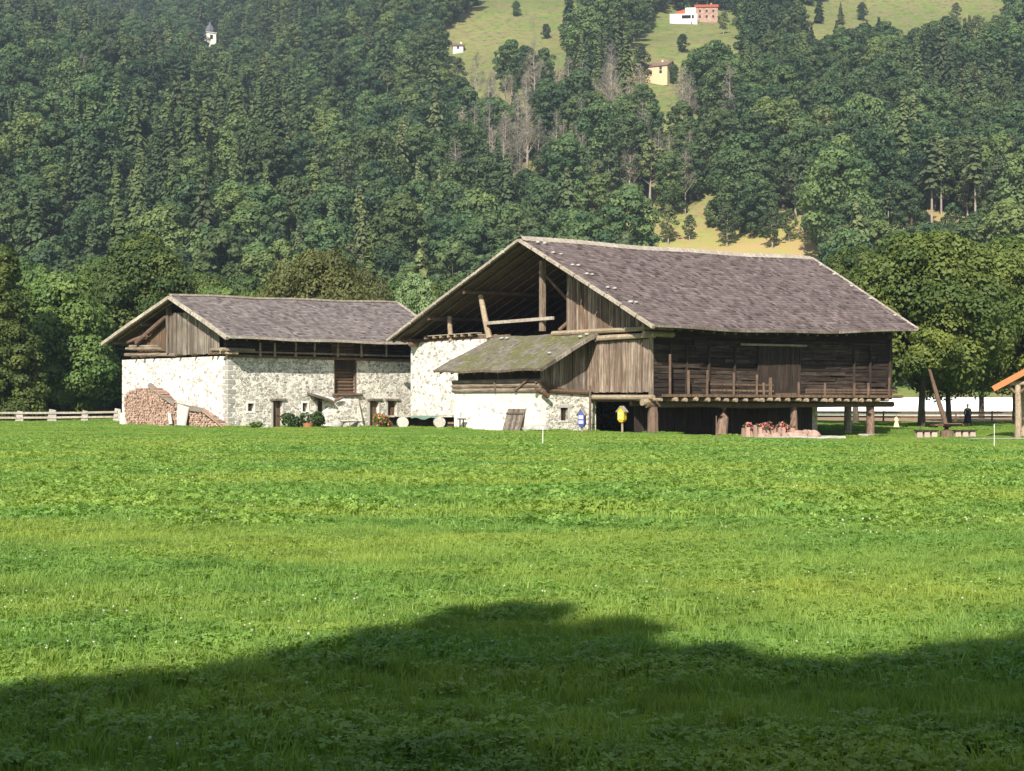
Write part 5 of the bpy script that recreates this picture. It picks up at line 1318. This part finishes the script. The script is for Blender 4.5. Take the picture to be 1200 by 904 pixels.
def blades(n_, rad, h, wd, curve=.5):
    a = rng.random(n_)*2*math.pi; r_ = rad*np.sqrt(rng.random(n_)); bx, by = np.cos(a)*r_, np.sin(a)*r_
    hh = h*rng.uniform(.5, 1.15, n_); d = rng.random(n_)*2*math.pi; ln = hh*rng.uniform(.15, 1.0, n_)*curve; ww = wd*rng.uniform(.7, 1.3, n_)
    f = rng.random(n_)*math.pi; wx, wy = np.cos(f)*ww/2, np.sin(f)*ww/2
    z0 = np.full(n_, -.01)
    P0 = np.stack([bx-wx, by-wy, z0], 1); P1 = np.stack([bx+wx, by+wy, z0], 1)
    mx_, my_ = bx+np.cos(d)*ln*.3, by+np.sin(d)*ln*.3
    P2 = np.stack([mx_+wx*.9, my_+wy*.9, hh*.6], 1); P3 = np.stack([mx_-wx*.9, my_-wy*.9, hh*.6], 1)
    tx, ty = bx+np.cos(d)*ln, by+np.sin(d)*ln
    P4 = np.stack([tx+wx*.15, ty+wy*.15, hh*.98], 1); P5 = np.stack([tx-wx*.15, ty-wy*.15, hh*.98], 1)
    V = np.stack([P0, P1, P2, P3, P4, P5], 1).reshape(-1, 3); b = np.arange(n_)[:, None]*6
    Q = np.concatenate([b+np.array([[0, 1, 2, 3]]), b+np.array([[3, 2, 4, 5]])]); t = rng.random(n_)
    return V, Q, np.concatenate([t, t])
def clover(n_, rad, h, sz_, tilt=.35):
    V = []; tt = []
    for k in range(n_):
        a = rng.random()*6.28; r_ = rad*math.sqrt(rng.random()); cx, cy, cz = math.cos(a)*r_, math.sin(a)*r_, h*rng.uniform(.45, 1.1); t = rng.random(); ph = rng.random()*6
        up = np.array([rng.normal()*tilt, rng.normal()*tilt, 1]); up /= np.linalg.norm(up)
        e1 = np.cross(up, [1, 0, .1]); e1 /= np.linalg.norm(e1); e2 = np.cross(up, e1); c0 = np.array([cx, cy, cz]); s_ = sz_*rng.uniform(.7, 1.3)
        for j in range(3):
            g_ = ph+j*2.094; d = e1*math.cos(g_)+e2*math.sin(g_); q = e1*math.cos(g_+1.57)+e2*math.sin(g_+1.57)
            V += [c0, c0+d*s_*.6-q*s_*.45, c0+d*s_*1.05-up*s_*.12, c0+d*s_*.6+q*s_*.45]; tt.append(t)
    V = np.array(V); return V, np.arange(len(V)).reshape(-1, 4), np.array(tt)
def blossoms(n_, rad, h, s_):
    V, Q, t = leaves([(rad*math.cos(a), rad*math.sin(a)*random.random(), h*random.uniform(.8, 1.2)) for a in rng.random(n_)*6.28], [s_*.5]*n_, [14]*n_, s_*.7, jit=.2); return V, Q, t
def combine(name, parts):
    me_list = [np_mesh('p', *p) for p in parts]
    import bmesh
    bm = bmesh.new(); c0 = 0; mats = []
    for me in me_list:
        bm.from_mesh(me); bm.faces.ensure_lookup_table()
        for f in bm.faces[c0:]: f.material_index = len(mats)
        mats.append(me.materials[0]); c0 = len(bm.faces)
    out = bpy.data.meshes.new(name); bm.to_mesh(out); bm.free()
    for q in mats: out.materials.append(q)
    for me in me_list: bpy.data.meshes.remove(me)
    return out
tufts = [combine('tuft', [(*blades(44, .13, .090, .0065, .6), GR)]), combine('tuft', [(*blades(40, .14, .115, .007, .7), GR)]), combine('tuft', [(*blades(44, .15, .07, .0065, .6), GR)]),
         combine('tuft', [(*blades(24, .13, .09, .006), GR), (*clover(16, .14,   .075, .027), GC)]), combine('tuft', [(*clover(44, .15, .062, .020), GC), (*blades(16, .14, .09, .006), GR)]),
         combine('tuft', [(*clover(24, .15, .062, .020), GC), (*blades(22, .13, .09, .006), GR), (*blossoms(1, .04, .085, .012), WF)])]
far = [combine('patch', [(*blades(110, .52, .13, .015, .6), GR), (*clover(90, .5, .10, .030), GC)]), combine('patch', [(*clover(190, .5, .10, .036), GC), (*blades(40, .5, .12, .014), GR)]),
       combine('patch', [(*blades(150, .52, .10, .014, .5), GR)]), combine('patch', [(*clover(120, .5, .10, .042, .6), GC), (*blades(70, .5, .13, .014), GR)]),
       combine('patch', [(*clover(60, .5, .10, .04), GC), (*blades(80, .5, .11, .014), GR), (*blossoms(2, .35, .11, .018), WF)])]
def gpoints(y0, y1, dens, m_=.50, extra=5.0, near=True):
    n_ = int(dens*((y1-y0)*extra*2+m_*(y1**2-y0**2))); out = []
    Y = np.sqrt(rng.uniform(y0**2, y1**2, n_*1)); X = rng.uniform(-1, 1, n_)*(Y*m_+extra)
    Z = terr(X, Y)
    nz = np.array([noise.noise(Vector((x*.35, y*.8, 0))) for x, y in zip(X, Y)]); nf = np.array([noise.noise(Vector((x*.13+40, y*.45, 0))) for x, y in zip(X, Y)])
    u = rng.random(n_)
    if near:
        idx = np.where(u < .45+.7*nz, rng.integers(3, 5, n_), rng.integers(0, 3, n_)); idx = np.where((nf > .12) & (rng.random(n_) < .05), 5, idx); idx = np.where(rng.random(n_) < .006, 5, idx)
        sc = rng.uniform(.8, 1.15, n_)*(1+.3*nz)
    else:
        idx = np.where(u < .4+.8*nz, rng.choice([1, 3], n_), rng.choice([0, 2], n_)); idx = np.where((nf > .05) & (rng.random(n_) < .20), 4, idx)
        sc = rng.uniform(.75, 1.25, n_)*(1+.4*nz)*(1-.45*sm(Y, 62, 80))
    return np.stack([X, Y, Z, idx, sc, rng.random(n_)*6.28], 1)
scatter('grass', gpoints(4.5, 20, 75), tufts)
gf = gpoints(19, 97, 4.8, m_=.52, extra=7, near=False)
def outside(p):
    for fr, x0, x1, y0, y1 in ((FM, -.2, 21, -.9, 26.5), (FM, LXF-.1, 0, LY0, LY1), (FL, -.1, LW, -.1, GY)):
        dx, dy = p[:, 0]-fr.ox, p[:, 1]-fr.oy; lx, ly = dx*fr.c+dy*fr.s, -dx*fr.s+dy*fr.c; p = p[~((lx > x0) & (lx < x1) & (ly > y0) & (ly < y1))]
    return p[~((p[:, 0] > 26) & (p[:, 1] > 84.8) & (p[:, 1] < 89.8))]
scatter('grass', outside(gf), far)
g2 = gpoints(97, 150, 1.3, m_=.5, near=False); g2[:, 4] *= 1.5
scatter('grass', outside(g2), far)
wd = []
def along(fr, pts_, n_):
    for _ in range(n_):
        i = random.randrange(len(pts_)-1); t = random.random(); a, b = pts_[i], pts_[i+1]
        if noise.noise(Vector((a[0]+(b[0]-a[0])*t, a[1]+(b[1]-a[1])*t, 5.0))*.9) < -.08: continue
        x, y = a[0]+(b[0]-a[0])*t, a[1]+(b[1]-a[1])*t; X, Y = fr.world(x, y); X += random.uniform(-.1, .1); Y -= random.uniform(0, .35)
        wd.append([X, Y, T(X, Y), random.choice((0, 1, 3)), random.uniform(.6, 1.5), random.random()*6.28])
along(FL, [(-.5, 13), (-.35, .2), (-.3, -.5), (5, -.45), (18, -.5)], 150)
along(FM, [(-.4, 26), (-.4, 15.2)], 40); along(FM, [(LXF-.35, 14.8), (LXF-.35, 5.6), (LXF, 5.4), (-.2, 5.4)], 80); along(FM, [(-.4, .2), (4, -.5), (12, -.6), (20, -.5)], 70)
scatter('weeds', wd, far)

# ------------------------------------------------------------------ haze
hz = MB(); hz.box(-1520, 1520, -420, 2420, -32, 1100, 0)
HZ = bpy.data.materials.new('haze_air'); HZ.use_nodes = True; hn = HZ.node_tree; hn.nodes.remove(hn.nodes['Principled BSDF'])
pv = hn.nodes.new('ShaderNodeVolumePrincipled'); pv.inputs['Color'].default_value = (.62, .74, .95, 1); pv.inputs['Density'].default_value = .00022; pv.inputs['Anisotropy'].default_value = .2
hn.links.new(pv.outputs[0], hn.nodes['Material Output'].inputs['Volume'])
h_ = hz.build('haze', HZ); h_['kind'] = 'stuff'
